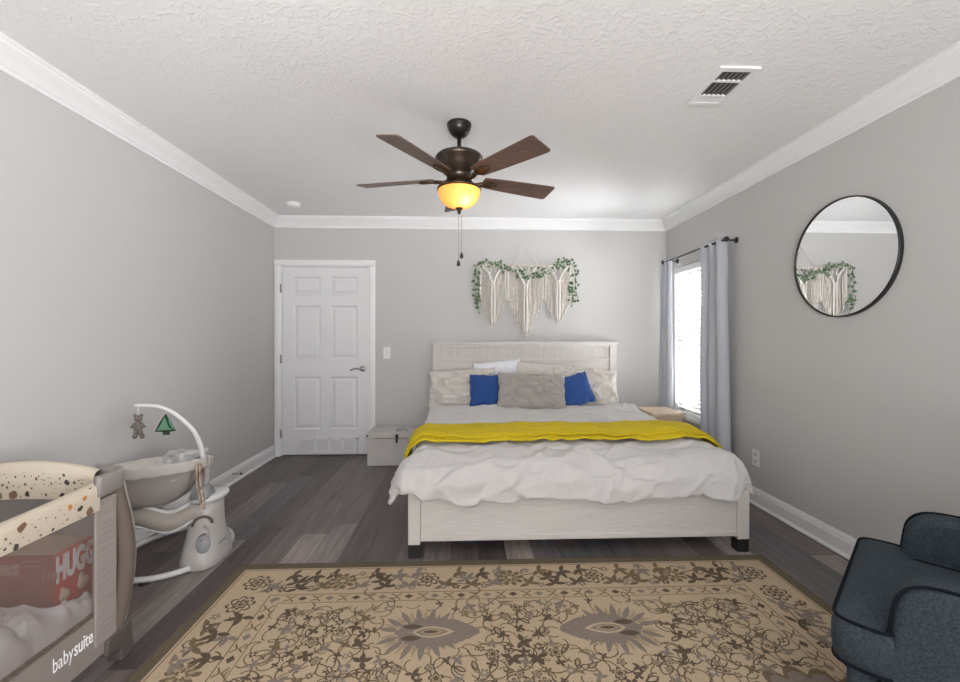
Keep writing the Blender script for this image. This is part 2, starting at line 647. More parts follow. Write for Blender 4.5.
# crown moulding: (distance from wall, drop from ceiling)
CROWN = [(0, 0), (0.098, 0), (0.098, 0.012), (0.088, 0.016), (0.084, 0.026), (0.066, 0.040), (0.046, 0.056), (0.030, 0.072),
         (0.022, 0.082), (0.013, 0.086), (0.013, 0.104), (0, 0.104)]
struct(MB().prism(CROWN, lambda a, h, d: (XL + a, d, ZC - h), YR, YB).build('trim_1', M['white']))
struct(MB().prism(CROWN, lambda a, h, d: (d, YB - a, ZC - h), XL, XR).build('trim_2', M['white']))
struct(MB().prism(CROWN, lambda a, h, d: (XR - a, d, ZC - h), YR, YB).build('trim_3', M['white']))

BASE = [(0, 0), (0.016, 0), (0.016, 0.085), (0.012, 0.096), (0.012, 0.104), (0.006, 0.116), (0.005, 0.122), (0, 0.122)]
struct(MB().prism(BASE, lambda a, h, d: (XL + a, d, h), YR, YB).build('baseboard_left', M['white']))
struct(MB().prism(BASE, lambda a, h, d: (XR - a, d, h), YR, YB).build('baseboard_right', M['white']))
struct(MB().prism(BASE, lambda a, h, d: (d, YB - a, h), -0.945, XR).build('baseboard_back', M['white']))
SHOE = [(0.016, 0), (0.030, 0), (0.029, 0.008), (0.024, 0.014), (0.016, 0.017)]
struct(MB().prism(SHOE, lambda a, h, d: (XR - a, d, h), YR, YB).build('trim_4', M['white']))
struct(MB().prism(SHOE, lambda a, h, d: (XL + a, d, h), YR, YB).build('trim_5', M['white']))

# ------------------------------------------------------------------ door
door = struct_root('door_1', (-1.46, YB, 0))
b = MB()
cas = [(0, 0), (0.060, 0), (0.060, 0.010), (0.048, 0.014), (0.040, 0.018), (0.010, 0.018), (0.004, 0.012), (0, 0.010)]
b.prism([(DX0 - 0.060 + (0.060 - a), h) for a, h in cas], lambda a, h, d: (a, YB - h, d), 0, DZ)
b.prism([(DX1 + a, h) for a, h in cas], lambda a, h, d: (a, YB - h, d), 0, DZ)
b.prism([(DZ + a, h) for a, h in cas], lambda a, h, d: (d, YB - h, a), DX0 - 0.060, DX1 + 0.060)
b.build('door_casing', M['white'], door)
b = MB()
b.box(DX0, DX0 + 0.012, YB, YB + 0.10, 0, DZ)
b.box(DX1 - 0.012, DX1, YB, YB + 0.10, 0, DZ)
b.box(DX0, DX1, YB, YB + 0.10, DZ - 0.010, DZ)
b.box(DX0, DX1, YB + 0.052, YB + 0.10, 0, DZ)
b.build('door_jamb', M['white'], door)
dx0, dx1, dz0, dz1 = DX0 + 0.015, DX1 - 0.015, 0.012, 1.986
dy0, dy1 = YB + 0.010, YB + 0.048


def ypx(py):       # height of an image row on the back wall
    return 1.25 + (337 - py) / F_PX * 4.615


cols = [(dx0 + 0.115, dx0 + 0.395), (dx1 - 0.395, dx1 - 0.115)]
rows = [(0.275, 0.830), (1.015, 1.580), (1.690, 1.885)]
b = MB()
xs = [dx0, cols[0][0], cols[0][1], cols[1][0], cols[1][1], dx1]
for i in (0, 2, 4):
    b.box(xs[i], xs[i + 1], dy0, dy1, dz0, dz1)
zs = [dz0, rows[0][0], rows[0][1], rows[1][0], rows[1][1], rows[2][0], rows[2][1], dz1]
for c in cols:
    for i in (0, 2, 4, 6):
        b.box(c[0], c[1], dy0, dy1, zs[i], zs[i + 1])
leaf_o = b.build('door_leaf', M['door'], door)
for c in cols:
    for r in rows:
        p = MB()
        k = 0.012
        # sloped sticking down to the recess, then a raised field with sloped edge
        lv = [(0, 0.0), (k, 0.016), (k + 0.012, 0.016), (k + 0.036, 0.005)]
        rings = [[(c[0] + a, dy0 + d, r[0] + a), (c[1] - a, dy0 + d, r[0] + a), (c[1] - a, dy0 + d, r[1] - a), (c[0] + a, dy0 + d, r[1] - a)] for a, d in lv]
        vs = sum(rings, [])
        fs = []
        for q in range(len(rings) - 1):
            for j in range(4):
                j2 = (j + 1) % 4
                fs.append((q * 4 + j, q * 4 + j2, q * 4 + 4 + j2, q * 4 + 4 + j))
        fs.append((12, 13, 14, 15))
        p.add(vs, fs)
        p.build('door_panel', M['door'], door, fix=False)
# return-air grille low on the door
gx0, gx1, gz0, gz1 = -1.725, -1.125, 0.035, 0.185
b = MB()
b.box(gx0, gx1, dy0 - 0.006, dy0, gz0, gz0 + 0.018)
b.box(gx0, gx1, dy0 - 0.006, dy0, gz1 - 0.018, gz1)
for i in range(5):
    x = gx0 + (gx1 - gx0 - 0.02) * i / 4
    b.box(x, x + 0.02, dy0 - 0.006, dy0, gz0, gz1)
n = 15
for i in range(n):
    z = gz0 + 0.018 + (gz1 - gz0 - 0.036) * (i + 0.5) / n
    b.box(gx0, gx1, dy0 - 0.004, dy0 - 0.0005, z - 0.0026, z + 0.0026)
b.build('door_grille', M['white'], door)
MB().box(gx0 + 0.002, gx1 - 0.002, dy0 - 0.0006, dy0 - 0.0001, gz0, gz1).build('grille_backing', mat('grille_grey', (0.30, 0.30, 0.30), 0.9), door)  # plain grey sheet behind the louvers
# handle
hx, hz = -1.075, 0.915
b = MB()
b.lathe([(0.0, -0.011), (0.020, -0.011), (0.030, -0.006), (0.031, 0)], (hx, dy0, hz), 24, axis='y')
b.lathe([(0.011, -0.052), (0.011, -0.008)], (hx, dy0, hz), 16, axis='y')
b.tube(smooth_path([(hx + 0.012, dy0 - 0.052, hz), (hx - 0.02, dy0 - 0.054, hz + 0.002), (hx - 0.07, dy0 - 0.052, hz + 0.004), (hx - 0.115, dy0 - 0.050, hz - 0.012)], 5), 0.0095, 10)
b.build('door_handle', M['nickel'], door)
for z in (0.24, 1.02, 1.76):
    b = MB()
    b.tube([(DX0 + 0.006, YB - 0.012, z - 0.045), (DX0 + 0.006, YB - 0.012, z + 0.045)], 0.008, 10)
    b.build('door_hinge', M['nickel'], door)

# ------------------------------------------------------------------ window
win = struct_root('window_1', (XR, 3.98, 0))
b = MB()
fx0, fx1 = XR + 0.085, XR + 0.125
b.box(fx0, fx1, WY0, WY0 + 0.04, WZ0, WZ1)
b.box(fx0, fx1, WY1 - 0.04, WY1, WZ0, WZ1)
b.box(fx0, fx1, WY0, WY1, WZ0, WZ0 + 0.05)
b.box(fx0, fx1, WY0, WY1, WZ1 - 0.05, WZ1)
b.box(fx0, fx1, WY0, WY1, 1.20, 1.25)
b.build('window_frame', M['white'], win)
MB().box(fx0 + 0.018, fx0 + 0.022, WY0 + 0.03, WY1 - 0.03, WZ0 + 0.04, WZ1 - 0.04).build('pane', M['glass'], win)
MB().box(XR - 0.03, XR + 0.10, WY0 - 0.035, WY1 + 0.035, WZ0 - 0.028, WZ0 + 0.002).build('window_sill', M['white'], win, bevel=0.006)

blind = thing('window_blind', 'white slatted blind lowered inside the bedroom window between two curtains', 'blind', (XR + 0.045, 3.98, WZ0))
MB().box(XR + 0.012, XR + 0.065, WY0 + 0.004, WY1 - 0.004, WZ1 - 0.065, WZ1 - 0.002).build('headrail', M['white'], blind, bevel=0.004)
b = MB()
z = WZ0 + 0.045
while z < WZ1 - 0.085:
    R = Matrix.Rotation(radians(56), 3, 'Y')
    b.box(XR + 0.020, XR + 0.066, WY0 + 0.010, WY1 - 0.010, z - 0.0014, z + 0.0014, R=R, c=(XR + 0.043, 4, z))
    z += 0.0405
b.build('slats', M['blind'], blind)
MB().box(XR + 0.022, XR + 0.064, WY0 + 0.010, WY1 - 0.010, WZ0 + 0.008, WZ0 + 0.024).build('bottom_rail', M['white'], blind, bevel=0.003)
b = MB()
for y in (WY0 + 0.13, WY0 + 0.38, WY1 - 0.13):
    b.tube([(XR + 0.018, y, WZ0 + 0.02), (XR + 0.018, y, WZ1 - 0.05)], 0.0018, 6)
b.build('ladder_cord', M['plate'], blind)
MB().tube([(XR + 0.010, WY1 - 0.10, WZ1 - 0.07), (XR + 0.008, WY1 - 0.10, 1.25)], 0.004, 8).build('tilt_wand', M['plate'], blind)

# curtain rod and curtains
RXX, RZZ = 2.085, 2.03
rod = thing('curtain_rod', 'thin black curtain rod above the bedroom window', 'curtain rod', (RXX, 3.9, RZZ))
MB().tube([(RXX, 3.335, RZZ), (RXX, 4.39, RZZ)], 0.0085, 12).build('rod', M['black'], rod)
for y in (3.325, 4.40):
    MB().ball((RXX, y, RZZ), 0.021, 16).build('finial', M['black'], rod)
for y in (3.352, 4.30):
    b = MB()
    b.tube([(RXX, y, RZZ - 0.002), (XR - 0.004, y, RZZ - 0.002)], 0.007, 10)
    b.lathe([(0.012, -0.012), (0.024, -0.006), (0.026, 0.0)], (XR - 0.0005, y, RZZ - 0.002), 18, axis='x')
    b.tube([(RXX, y - 0.006, RZZ), (RXX, y + 0.006, RZZ)], 0.013, 12)
    b.build('bracket', M['black'], rod)


def curtain(y0, y1, folds, phase, flare, z0, seed, amp=0.030, xoff=0.0):
    def fn(u, v):
        z = RZZ + 0.028 - v * (RZZ + 0.028 - z0)
        g = 1 + flare * v
        ym = (y0 + y1) / 2
        y = ym + (u - 0.5) * (y1 - y0) * g
        a = amp * (0.55 + 0.6 * v)
        w = sin(2 * pi * folds * u + phase + 0.5 * nz(seed, v * 1.5))
        x = RXX + xoff * v + a * (w + 0.35 * sin(2 * pi * folds * 0.53 * u + seed)) + 0.012 * nz(u * 3 + seed, v * 2.5)
        y += 0.018 * cos(2 * pi * folds * u + phase) * (0.4 + v)
        return (min(x, XR - 0.012), y, z)
    return fn


tag(MB().grid(curtain(3.335, 3.665, 2.7, 0.4, 0.06, 0.02, 3.1, amp=0.034, xoff=0.03), 110, 40).build('curtain', M['curtain'], solid=0.004, fix=False),
    'pale blue-grey curtain panel on the near side of the window, closest to the mirror', 'curtain', 'curtains at the window')
tag(MB().grid(curtain(4.255, 4.43, 2.4, 2.2, 0.02, 0.02, 7.7, amp=0.026, xoff=-0.005), 80, 40).build('curtain', M['curtain'], solid=0.004, fix=False),
    'pale blue-grey curtain panel in the room corner, beyond the window', 'curtain', 'curtains at the window')

# ------------------------------------------------------------------ rug (one woven pattern inside one mesh)
RX_0, RX_1, RY_1, RY_0 = -1.222, 1.692, 2.377, -1.25
RT = 0.009
rng = random.Random(5)
g = MB()
BE, BR, TA, TN, OL, ED = 0, 1, 2, 3, 4, 5
g.box(RX_0, RX_1, RY_0, RY_1, 0.0005, RT, ED)
lay = [0]


def zz(k):
    return RT + 0.0004 + k * 0.00035 + (len(g.f) % 240) * 1.3e-6


def rect(x0, x1, y0, y1, k, mi):
    g.poly([(x0, y0, zz(k)), (x1, y0, zz(k)), (x1, y1, zz(k)), (x0, y1, zz(k))], mi)


def ringrect(i0, i1, k, mi):
    x0, x1, y0, y1 = RX_0, RX_1, RY_0, RY_1
    rect(x0 + i0, x1 - i0, y1 - i1, y1 - i0, k, mi)
    rect(x0 + i0, x1 - i0, y0 + i0, y0 + i1, k, mi)
    rect(x0 + i0, x0 + i1, y0 + i1, y1 - i1, k, mi)
    rect(x1 - i1, x1 - i0, y0 + i1, y1 - i1, k, mi)


rect(RX_0 + 0.056, RX_1 - 0.056, RY_0 + 0.056, RY_1 - 0.056, 0, BE)
ringrect(0.066, 0.070, 1, BR)
ringrect(0.288, 0.293, 1, OL)
ringrect(0.353, 0.357, 1, OL)


def shape(cx, cy, pts, k, mi, rot=0.0, s=1.0, mirror=1):
    ca, sa = cos(rot), sin(rot)
    g.poly([(cx + mirror * s * (x * ca - y * sa), cy + s * (x * sa + y * ca), zz(k)) for x, y in pts], mi)


def flower_pts(n, r0, r1, q=4):
    P = []
    for i in range(n * q):
        a = 2 * pi * i / (n * q)
        r = r0 + (r1 - r0) * abs(cos(n * a / 2)) ** 0.7
        P.append((r * cos(a), r * sin(a)))
    return P


def leaf_pts(l, w):
    top = [(l * t, w * sin(pi * t) ** 0.8 * (1 - 0.35 * t)) for t in (0, .15, .3, .5, .7, .85, 1)]
    return top + [(x, -y) for x, y in top[-2:0:-1]]


def lotus_pts(l, w, teeth=9):
    """feathered leaf from (0,0) to (l,0)"""
    P = []
    for i in range(teeth * 2 + 1):
        t = i / (teeth * 2)
        e = w * sin(pi * min(1, t ** 0.8)) ** 0.75
        e *= 1.0 if i % 2 == 0 else 0.80
        P.append((l * t + (0.0 if i % 2 == 0 else 0.03 * l), e))
    return P + [(x, -y) for x, y in P[-2:0:-1]]


def ribbon(path, w, k, mi):
    for i in range(len(path) - 1):
        (x0, y0), (x1, y1) = path[i], path[i + 1]
        d = hypot(x1 - x0, y1 - y0) or 1
        nx, ny = -(y1 - y0) / d * w / 2, (x1 - x0) / d * w / 2
        ex, ey = (x1 - x0) / d * w * 0.3, (y1 - y0) / d * w * 0.3
        g.poly([(x0 - ex + nx, y0 - ey + ny, zz(k)), (x0 - ex - nx, y0 - ey - ny, zz(k)), (x1 + ex - nx, y1 + ey - ny, zz(k)), (x1 + ex + nx, y1 + ey + ny, zz(k))], mi)


def rosette(x, y, s, k=3, mi=BR, heart=TN, n=6):
    shape(x, y, flower_pts(n, 0.55, 1.0), k, mi, rng.random() * 6, s)
    shape(x, y, flower_pts(n, 0.25, 0.42, 2), k + 1, heart, 0, s)


def curl(x, y, ang, L, turn, w, k, mi):
    P = [(x, y)]
    a = ang
    n = 9
    for i in range(n):
        a += turn / n * (0.5 + i / n)
        P.append((P[-1][0] + cos(a) * L / n, P[-1][1] + sin(a) * L / n))
    ribbon(P, w, k, mi)
    return P[-1], a


# --- main border: big blossoms alternating with scrolling leaves
def border_run(L, place):
    n = max(2, round(L / 0.40))
    st = L / n
    path = []
    for i in range(n * 16 + 1):
        t = i / 16
        path.append(place(t * st, 0.185 + 0.045 * sin(pi * t)))
    ribbon(path, 0.006, 2, BR)
    for i in range(n + 1):
        s0 = i * st
        big = i % 2 == 0
        x, y = place(s0, 0.185)
        if 0.02 < s0 < L - 0.02 or True:
            if big:
                shape(x, y, flower_pts(8, 0.72, 1.0), 3, BR, 0.2, 0.066)
                shape(x, y, flower_pts(8, 0.66, 0.9), 4, BE, 0.2, 0.060)
                shape(x, y, flower_pts(8, 0.6, 0.9), 5, BR, 0.0, 0.044)
                shape(x, y, flower_pts(6, 0.5, 0.9), 6, TN, 0.3, 0.030)
                shape(x, y, flower_pts(5, 0.5, 0.9), 7, BR, 0.3, 0.014)
            else:
                shape(x, y, flower_pts(9, 0.55, 1.0), 3, OL, 0.1, 0.072)
                shape(x, y, flower_pts(9, 0.5, 0.9), 4, TN, 0.4, 0.055)
                shape(x, y, flower_pts(7, 0.4, 0.9), 5, OL, 0.0, 0.038)
                shape(x, y, flower_pts(5, 0.5, 0.9), 6, BE, 0.0, 0.018)
        if i < n:
            for f, e in ((0.22, 0.24), (0.36, 0.12), (0.52, 0.245), (0.64, 0.13), (0.79, 0.24), (0.86, 0.12), (0.47, 0.19)):
                p = place(s0 + f * st, e)
                q = place(s0 + f * st + 0.01, e + (0.02 if e < 0.18 else -0.02))
                a = atan2(q[1] - p[1], q[0] - p[0])
                mi = (BR, BR, TA, OL)[rng.randrange(4)]
                for da in (-0.9, 0.0, 0.9, 2.4):
                    shape(p[0], p[1], leaf_pts(0.060 if da else 0.078, 0.015), 3, mi, a + da + rng.uniform(-.2, .2))
            for f in (0.20, 0.35, 0.68, 0.84):
                e = 0.12 if rng.random() < 0.5 else 0.25
                p = place(s0 + f * st, e)
                rosette(p[0], p[1], 0.022, 3, (BR, TA)[rng.randrange(2)], BE, 5)
            for f in (0.16, 0.33, 0.57, 0.72, 0.9):
                e = rng.uniform(0.11, 0.26)
                p = place(s0 + f * st, e)
                curl(p[0], p[1], rng.uniform(0, 6.28), 0.09, rng.choice((-3.5, 3.5)), 0.006, 2, BR)


Wd, Ln = RX_1 - RX_0, RY_1 - RY_0
border_run(Wd - 0.36, lambda s, e: (RX_0 + 0.18 + s, RY_1 - e))
border_run(Wd - 0.36, lambda s, e: (RX_0 + 0.18 + s, RY_0 + e))
border_run(Ln - 0.36 - 0.36, lambda s, e: (RX_0 + e, RY_1 - 0.36 - s))
border_run(Ln - 0.36 - 0.36, lambda s, e: (RX_1 - e, RY_1 - 0.36 - s))


# --- guard stripe: diamonds and chevrons
def guard_run(L, place):
    n = round(L / 0.062)
    for i in range(n):
        s0 = (i + 0.5) * L / n
        if i % 2 == 0:
            g.poly([(*place(s0 + a, 0.323 + e), zz(2)) for a, e in ((-.022, 0), (0, -.017), (.022, 0), (0, .017))], BR if i % 4 else TA)
        else:
            for sgn in (-1, 1):
                ribbon([place(s0 - 0.020, 0.323 + sgn * 0.020), place(s0 + 0.006, 0.323 + sgn * 0.004), place(s0 + 0.024, 0.323 + sgn * 0.022)], 0.007, 2, OL)


guard_run(Wd - 0.6, lambda s, e: (RX_0 + 0.30 + s, RY_1 - e))
guard_run(Wd - 0.6, lambda s, e: (RX_0 + 0.30 + s, RY_0 + e))
guard_run(Ln - 0.6, lambda s, e: (RX_0 + e, RY_1 - 0.30 - s))
guard_run(Ln - 0.6, lambda s, e: (RX_1 - e, RY_1 - 0.30 - s))

# --- field, mirrored about its long axis
RCX = (RX_0 + RX_1) / 2


def lotus(cx, cy, rot, s=1.0, mirror=1):
    for i in range(26):
        a = -pi * 0.93 + 2 * pi * 0.93 * i / 25
        L = (0.105 if i % 2 else 0.085) * (1.15 - 0.25 * abs(a) / pi)
        x0, y0 = -0.03 + 0.085 * cos(a), 0.055 * sin(a)
        b_ = a + (0.45 if a > 0 else -0.45) * (0.5 + 0.5 * cos(a))
        pts = [(x0 + px * cos(b_) - py * sin(b_), y0 + px * sin(b_) + py * cos(b_)) for px, py in leaf_pts(L, 0.017 if i % 2 else 0.011)]
        shape(cx, cy, pts, 3, TA if i % 2 else TN, rot, s, mirror)
    shape(cx, cy, [(x - 0.13, y) for x, y in lotus_pts(0.36, 0.105, 14)], 4, TA, rot, s, mirror)
    shape(cx, cy, [(x - 0.055, y) for x, y in leaf_pts(0.18, 0.042)], 5, BE, rot, s, mirror)
    shape(cx, cy, [(x - 0.04, y) for x, y in leaf_pts(0.14, 0.030)], 6, TA, rot, s, mirror)
    shape(cx, cy, [(x - 0.02, y) for x, y in leaf_pts(0.10, 0.022)], 7, TN, rot, s, mirror)
    shape(cx, cy, [(x - 0.01, y) for x, y in leaf_pts(0.07, 0.012)], 8, BR, rot, s, mirror)
    for sg in (-1, 1):
        shape(cx, cy, [(x - 0.10, y + sg * 0.035) for x, y in leaf_pts(0.09, 0.020)], 5, BR, rot, s, mirror)


def medallion(cx, cy, s=1.0):
    shape(cx, cy, flower_pts(16, 0.84, 1.0), 3, OL, 0, 0.27 * s)
    shape(cx, cy, flower_pts(16, 0.80, 0.95), 4, TA, 0, 0.255 * s)
    shape(cx, cy, flower_pts(12, 0.78, 0.95), 5, BE, 0, 0.19 * s)
    shape(cx, cy, flower_pts(12, 0.70, 0.95), 6, TA, 0, 0.165 * s)
    shape(cx, cy, flower_pts(8, 0.60, 0.95), 7, TN, 0, 0.11 * s)
    shape(cx, cy, flower_pts(8, 0.50, 0.95), 8, BR, 0, 0.065 * s)


big = []
for cy in (1.80, 0.62, -0.55):
    for mr in (1, -1):
        lotus(RCX - mr * 0.40, cy, 0.0, 1.0, mr)
        big.append((RCX - mr * 0.42, cy, 0.185))
        big.append((RCX - mr * 0.25, cy, 0.10))
for cy in (1.30, 0.05):
    for mr in (1, -1):
        medallion(RCX + mr * 0.98, cy)
        big.append((RCX + mr * 0.98, cy, 0.255))
    medallion(RCX, cy + 0.02, 0.7)
    big.append((RCX, cy, 0.2))


def clear(x, y, r):
    if abs(x - RCX) > Wd / 2 - 0.37 - r or y > RY_1 - 0.37 - r or y < RY_0 + 0.37 + r:
        return False
    return all(hypot(x - a, y - c) > q + r * 0.6 for a, c, q in big)


pts = []
for _ in range(7000):
    r = rng.choice((0.016, 0.021, 0.026, 0.031))
    x = RCX + rng.uniform(0.0, Wd / 2 - 0.37)
    y = rng.uniform(RY_0 + 0.37, RY_1 - 0.37)
    if x - RCX < 0.03:
        x = RCX
    if clear(x, y, r) and all(hypot(x - a, y - c) > (r + q) * 0.98 for a, c, q, _k in pts):
        pts.append((x, y, r, rng.randrange(5)))
for (x, y, r, kind) in pts:
    rot = rng.uniform(0, 6.28)
    tw = rng.choice((-1.9, 1.9))
    mi = (BR, BR, BR, TA, OL, TA)[rng.randrange(6)]
    for mr in ((1, -1) if x > RCX else (1,)):
        X = RCX + mr * (x - RCX)
        rr = rot if mr == 1 else pi - rot
        if kind == 0:
            shape(X, y, flower_pts(6, 0.5, 1.0), 3, mi, rr, r)
            shape(X, y, flower_pts(6, 0.3, 0.5, 2), 4, BE, rr, r)
        elif kind == 1:
            for da in (0, 1.1, -1.1, 2.7):
                shape(X, y, leaf_pts(r * 1.5, r * 0.44), 3, mi, rr + mr * da)
        elif kind == 2:
            shape(X, y, flower_pts(5, 0.55, 1.0), 3, BR, rr, r)
            shape(X, y, flower_pts(5, 0.5, 0.85), 4, TN, rr, r * 0.85)
            shape(X, y, flower_pts(5, 0.4, 0.85), 5, mi, rr, r * 0.5)
        elif kind == 3:
            shape(X, y, leaf_pts(r * 2.1, r * 0.6), 3, BR, rr)
            shape(X + 0.3 * r * cos(rr), y + 0.3 * r * sin(rr), leaf_pts(r * 1.4, r * 0.33), 4, (TN, BE)[mi == TA], rr)
        else:
            shape(X, y, flower_pts(4, 0.35, 1.0), 3, mi, rr, r)
        curl(X + r * cos(rr), y + r * sin(rr), rr + 0.5, 0.085, mr * tw, 0.0052, 2, BR)
        curl(X - r * cos(rr), y - r * sin(rr), rr + pi - 0.4, 0.07, -mr * tw, 0.0052, 2, OL)
tag(g.build('area_rug', [M['rugbeige'], M['rugbrown'], M['rugtaupe'], M['rugtan'], M['rugolive'], M['rugedge']], fix=False),
    'large beige and brown floral rug on the plank floor at the foot of the bed', 'rug')

# ------------------------------------------------------------------ bed
BX0, BX1 = -0.330, 1.606
BC = 0.655
FY = 2.42
bed = thing('bed', 'king bed with whitewashed wooden headboard and low footboard, against the back wall', 'bed', (BC, 3.5, 0))
# headboard
b = MB()
hy0, hy1 = 4.44, 4.50
b.box(BX0, BX0 + 0.075, hy0, hy1, 0.085, 1.175)
b.box(BX1 - 0.075, BX1, hy0, hy1, 0.085, 1.175)
b.box(BX0 - 0.008, BX1 + 0.008, hy0 - 0.010, hy1 + 0.006, 1.175, 1.203)
b.box(BX0 + 0.075, BX1 - 0.075, hy0 + 0.004, hy1, 1.145, 1.175)
b.box(BX0 + 0.075, BX1 - 0.075, hy0 + 0.006, hy1, 1.000, 1.030)
hb = b.build('headboard', M['bedwood'], bed, bevel=0.003)
MB().box(BX0 + 0.075, BX1 - 0.075, hy0 + 0.022, hy1 - 0.010, 1.030, 1.145).build('band_panel', M['bedband'], hb)
MB().box(BX0 + 0.075, BX1 - 0.075, hy0 + 0.018, hy1 - 0.010, 0.25, 1.000).build('lower_panel', M['bedwood'], hb)
# footboard
b = MB()
fx0, fx1 = -0.318, 1.655
b.box(fx0, fx0 + 0.070, FY, FY + 0.07, 0.075, 0.395)
b.box(fx1 - 0.070, fx1, FY, FY + 0.07, 0.075, 0.395)
b.box(fx0 + 0.070, fx1 - 0.070, FY + 0.012, FY + 0.058, 0.112, 0.375)
b.box(fx0 + 0.070, fx1 - 0.070, FY + 0.004, FY + 0.066, 0.092, 0.122)
b.box(fx0 - 0.004, fx1 + 0.004, FY - 0.004, FY + 0.074, 0.392, 0.410)
b.build('footboard', M['bedwood'], bed, bevel=0.004)
for x in (BX0 + 0.02, BX1 - 0.030):
    MB().box(x, x + 0.025, FY + 0.07, hy0, 0.12, 0.33).build('side_rail', M['bedwood'], bed, bevel=0.003)
b = MB()
for i in range(9):
    y = FY + 0.16 + i * 0.22
    b.box(BX0 + 0.045, BX1 - 0.045, y, y + 0.08, 0.245, 0.265)
b.build('slats', M['bedwood'], bed)
for x in (fx0 + 0.002, fx1 - 0.068):
    MB().box(x, x + 0.066, FY + 0.003, FY + 0.067, 0.0, 0.076).build('foot', M['blackplastic'], bed, bevel=0.002)
for x in (BX0 + 0.004, BX1 - 0.071):
    MB().box(x, x + 0.066, hy0 + 0.001, hy1 - 0.001, 0.0, 0.086).build('foot', M['blackplastic'], bed, bevel=0.002)

mt = thing('mattress', 'thick white mattress on the wooden bed frame under the comforter', 'mattress', (BC, 3.5, 0.265))
MB().box(BX0 + 0.035, BX1 - 0.035, 2.60, hy0 - 0.006, 0.266, 0.515).build('mattress_body', M['mattress'], mt, bevel=0.05, seg=4)

# comforter as a draped sheet: (s across, t from the head end)
HY = 4.16
AS = 0.89
TF = HY - 2.62


def wrinkle(s, t):
    w = 0.0
    for k, (a, b_, sc) in enumerate(((0.75, 0.66, 3.1), (-0.6, 0.8, 2.6), (0.2, 0.98, 4.2))):
        q = nz((a * s + b_ * t) * sc * 1.9 + k * 7 + 0.9 * nz(s * 2 + k, t * 2), (-b_ * s + a * t) * sc * 0.55, k * 3.3)
        w += (1 - min(1, abs(q) * 3.2)) ** 2 * (0.6 + 0.8 * nz(s * 1.3 + k * 5, t * 1.7, 2.2))
    return w


def ztop(s, t):
    z = 0.590 - 0.020 * (t / TF) - 0.020 * max(0, (t - 1.2) / 0.4)
    z += 0.020 * max(0, 1 - abs((t - 0.20 + 0.03 * nz(s * 3, 1.0)) / 0.09)) ** 1.5
    z += (0.015 if t < 1 else 0.027) * wrinkle(s, t) * min(1, max(0.15, abs(t - 1.1) * 2.0))
    z += 0.016 * nz(s * 2.2 + 3, t * 2.6) + 0.009 * nz(s * 7 + 1, t * 7) + 0.004 * nz(s * 18, t * 16)
    return z


def drape(s, t, off=0.0):
    ds = max(0.0, abs(s) - AS)
    dt = max(0.0, t - TF)
    sg = 1 if s > 0 else -1
    z0 = ztop(s, t)
    bx = BC + sg * min(abs(s), AS)
    by = HY - min(t, TF)
    if ds == 0 and dt == 0:
        return Vector((bx, by, z0 + off))
    d = hypot(ds, dt)
    cx, cy = ds / d, dt / d
    d *= 1 - (0.20 if sg < 0 else 0.30) * (2 * cx * cy) ** 1.0
    rx = sqrt((0.105 * cx) ** 2 + (0.235 * cy) ** 2) + off
    if sg < 0:
        rx += 0.055 * 2 * cx * cy
    rz = 0.115 * cx * cx + 0.145 * cy * cy + off
    L = (pi / 2) * sqrt((rx * rx + rz * rz) / 2)
    if d < L:
        ph = d / L * pi / 2
        h, dr = rx * sin(ph), rz * (1 - cos(ph))
    else:
        e = d - L
        h = rx + (0.16 + (0.40 if sg < 0 else 0.16) * (2 * cx * cy)) * e
        dr = rz + e * 0.97
    k = min(1.0, d / 0.3)
    h += k * 0.020 * nz(s * 3.1 + 11 + dt * 8, t * 3.7 + ds * 2, 2.0)
    if cy > 0.3:
        h += k * (0.044 - 0.028 * min(1, d / 0.34)) * wrinkle(s * 0.9, t * 0.7 + 3) + k * 0.008 * sin(s * 17 + 2.5 * nz(s * 3, 5.0)) + 0.008 * nz(s * 9, t * 9, 4.0)
        dr += k * 0.008 * nz(s * 11, t * 4, 1.5)
    else:
        h += k * 0.012 * sin(t * 13 + 2 * nz(t * 2, 9.0))
    return Vector((bx + sg * cx * h, by - cy * h, z0 + off - dr))


def comforter(u, v):
    s = -1.20 + u * 2.345
    tmax = TF + 0.375 + 0.010 * sin(s * 9) + 0.012 * nz(s * 4, 7.7)
    t = v * tmax
    if s < -AS:
        s = -AS - (-s - AS) * (0.90 + 0.13 * (t / tmax) ** 3)
    # two straight seam creases across
    p = drape(s, t)
    for tc in (TF - 0.02,):
        p.z -= 0.011 * max(0, 1 - abs(t - tc) / 0.024)
    return p


tag(MB().grid(comforter, 190, 150).build('comforter', M['duvet'], solid=0.022, solid_off=1, fix=False),
    'rumpled off-white comforter draped over the bed under the yellow throw', 'comforter')

# yellow throw folded across the bed
throw = thing('throw_blanket', 'bright yellow folded throw lying across the width of the bed', 'blanket', (BC, 3.0, 0.6))


def throw_fn(o, ya, yb, s0, s1, sag):
    def fn(u, v):
        s = s0 + u * (s1 - s0)
        w = 0.018 * nz(s * 2.3, 1.0 + ya) + 0.010 * nz(s * 6, 4.0)
        y = (yb + 0.02 * nz(s * 2, 8.0)) * (1 - v) + (ya + w) * v
        p = drape(s, HY - y, o)
        p.z += 0.006 * sin(pi * v) + sag * nz(s * 2.6, v * 6 + ya * 3, 2)
        return p
    return fn


MB().grid(throw_fn(0.030, 2.710, 3.10, -1.125, 1.105, 0.006), 170, 40).build('lower_fold', M['yellow'], throw, solid=0.012, solid_off=0, fix=False)
MB().grid(throw_fn(0.046, 2.760, 3.09, -1.120, 1.100, 0.009), 170, 40).build('upper_fold', M['yellow'], throw, solid=0.012, solid_off=0, fix=False)


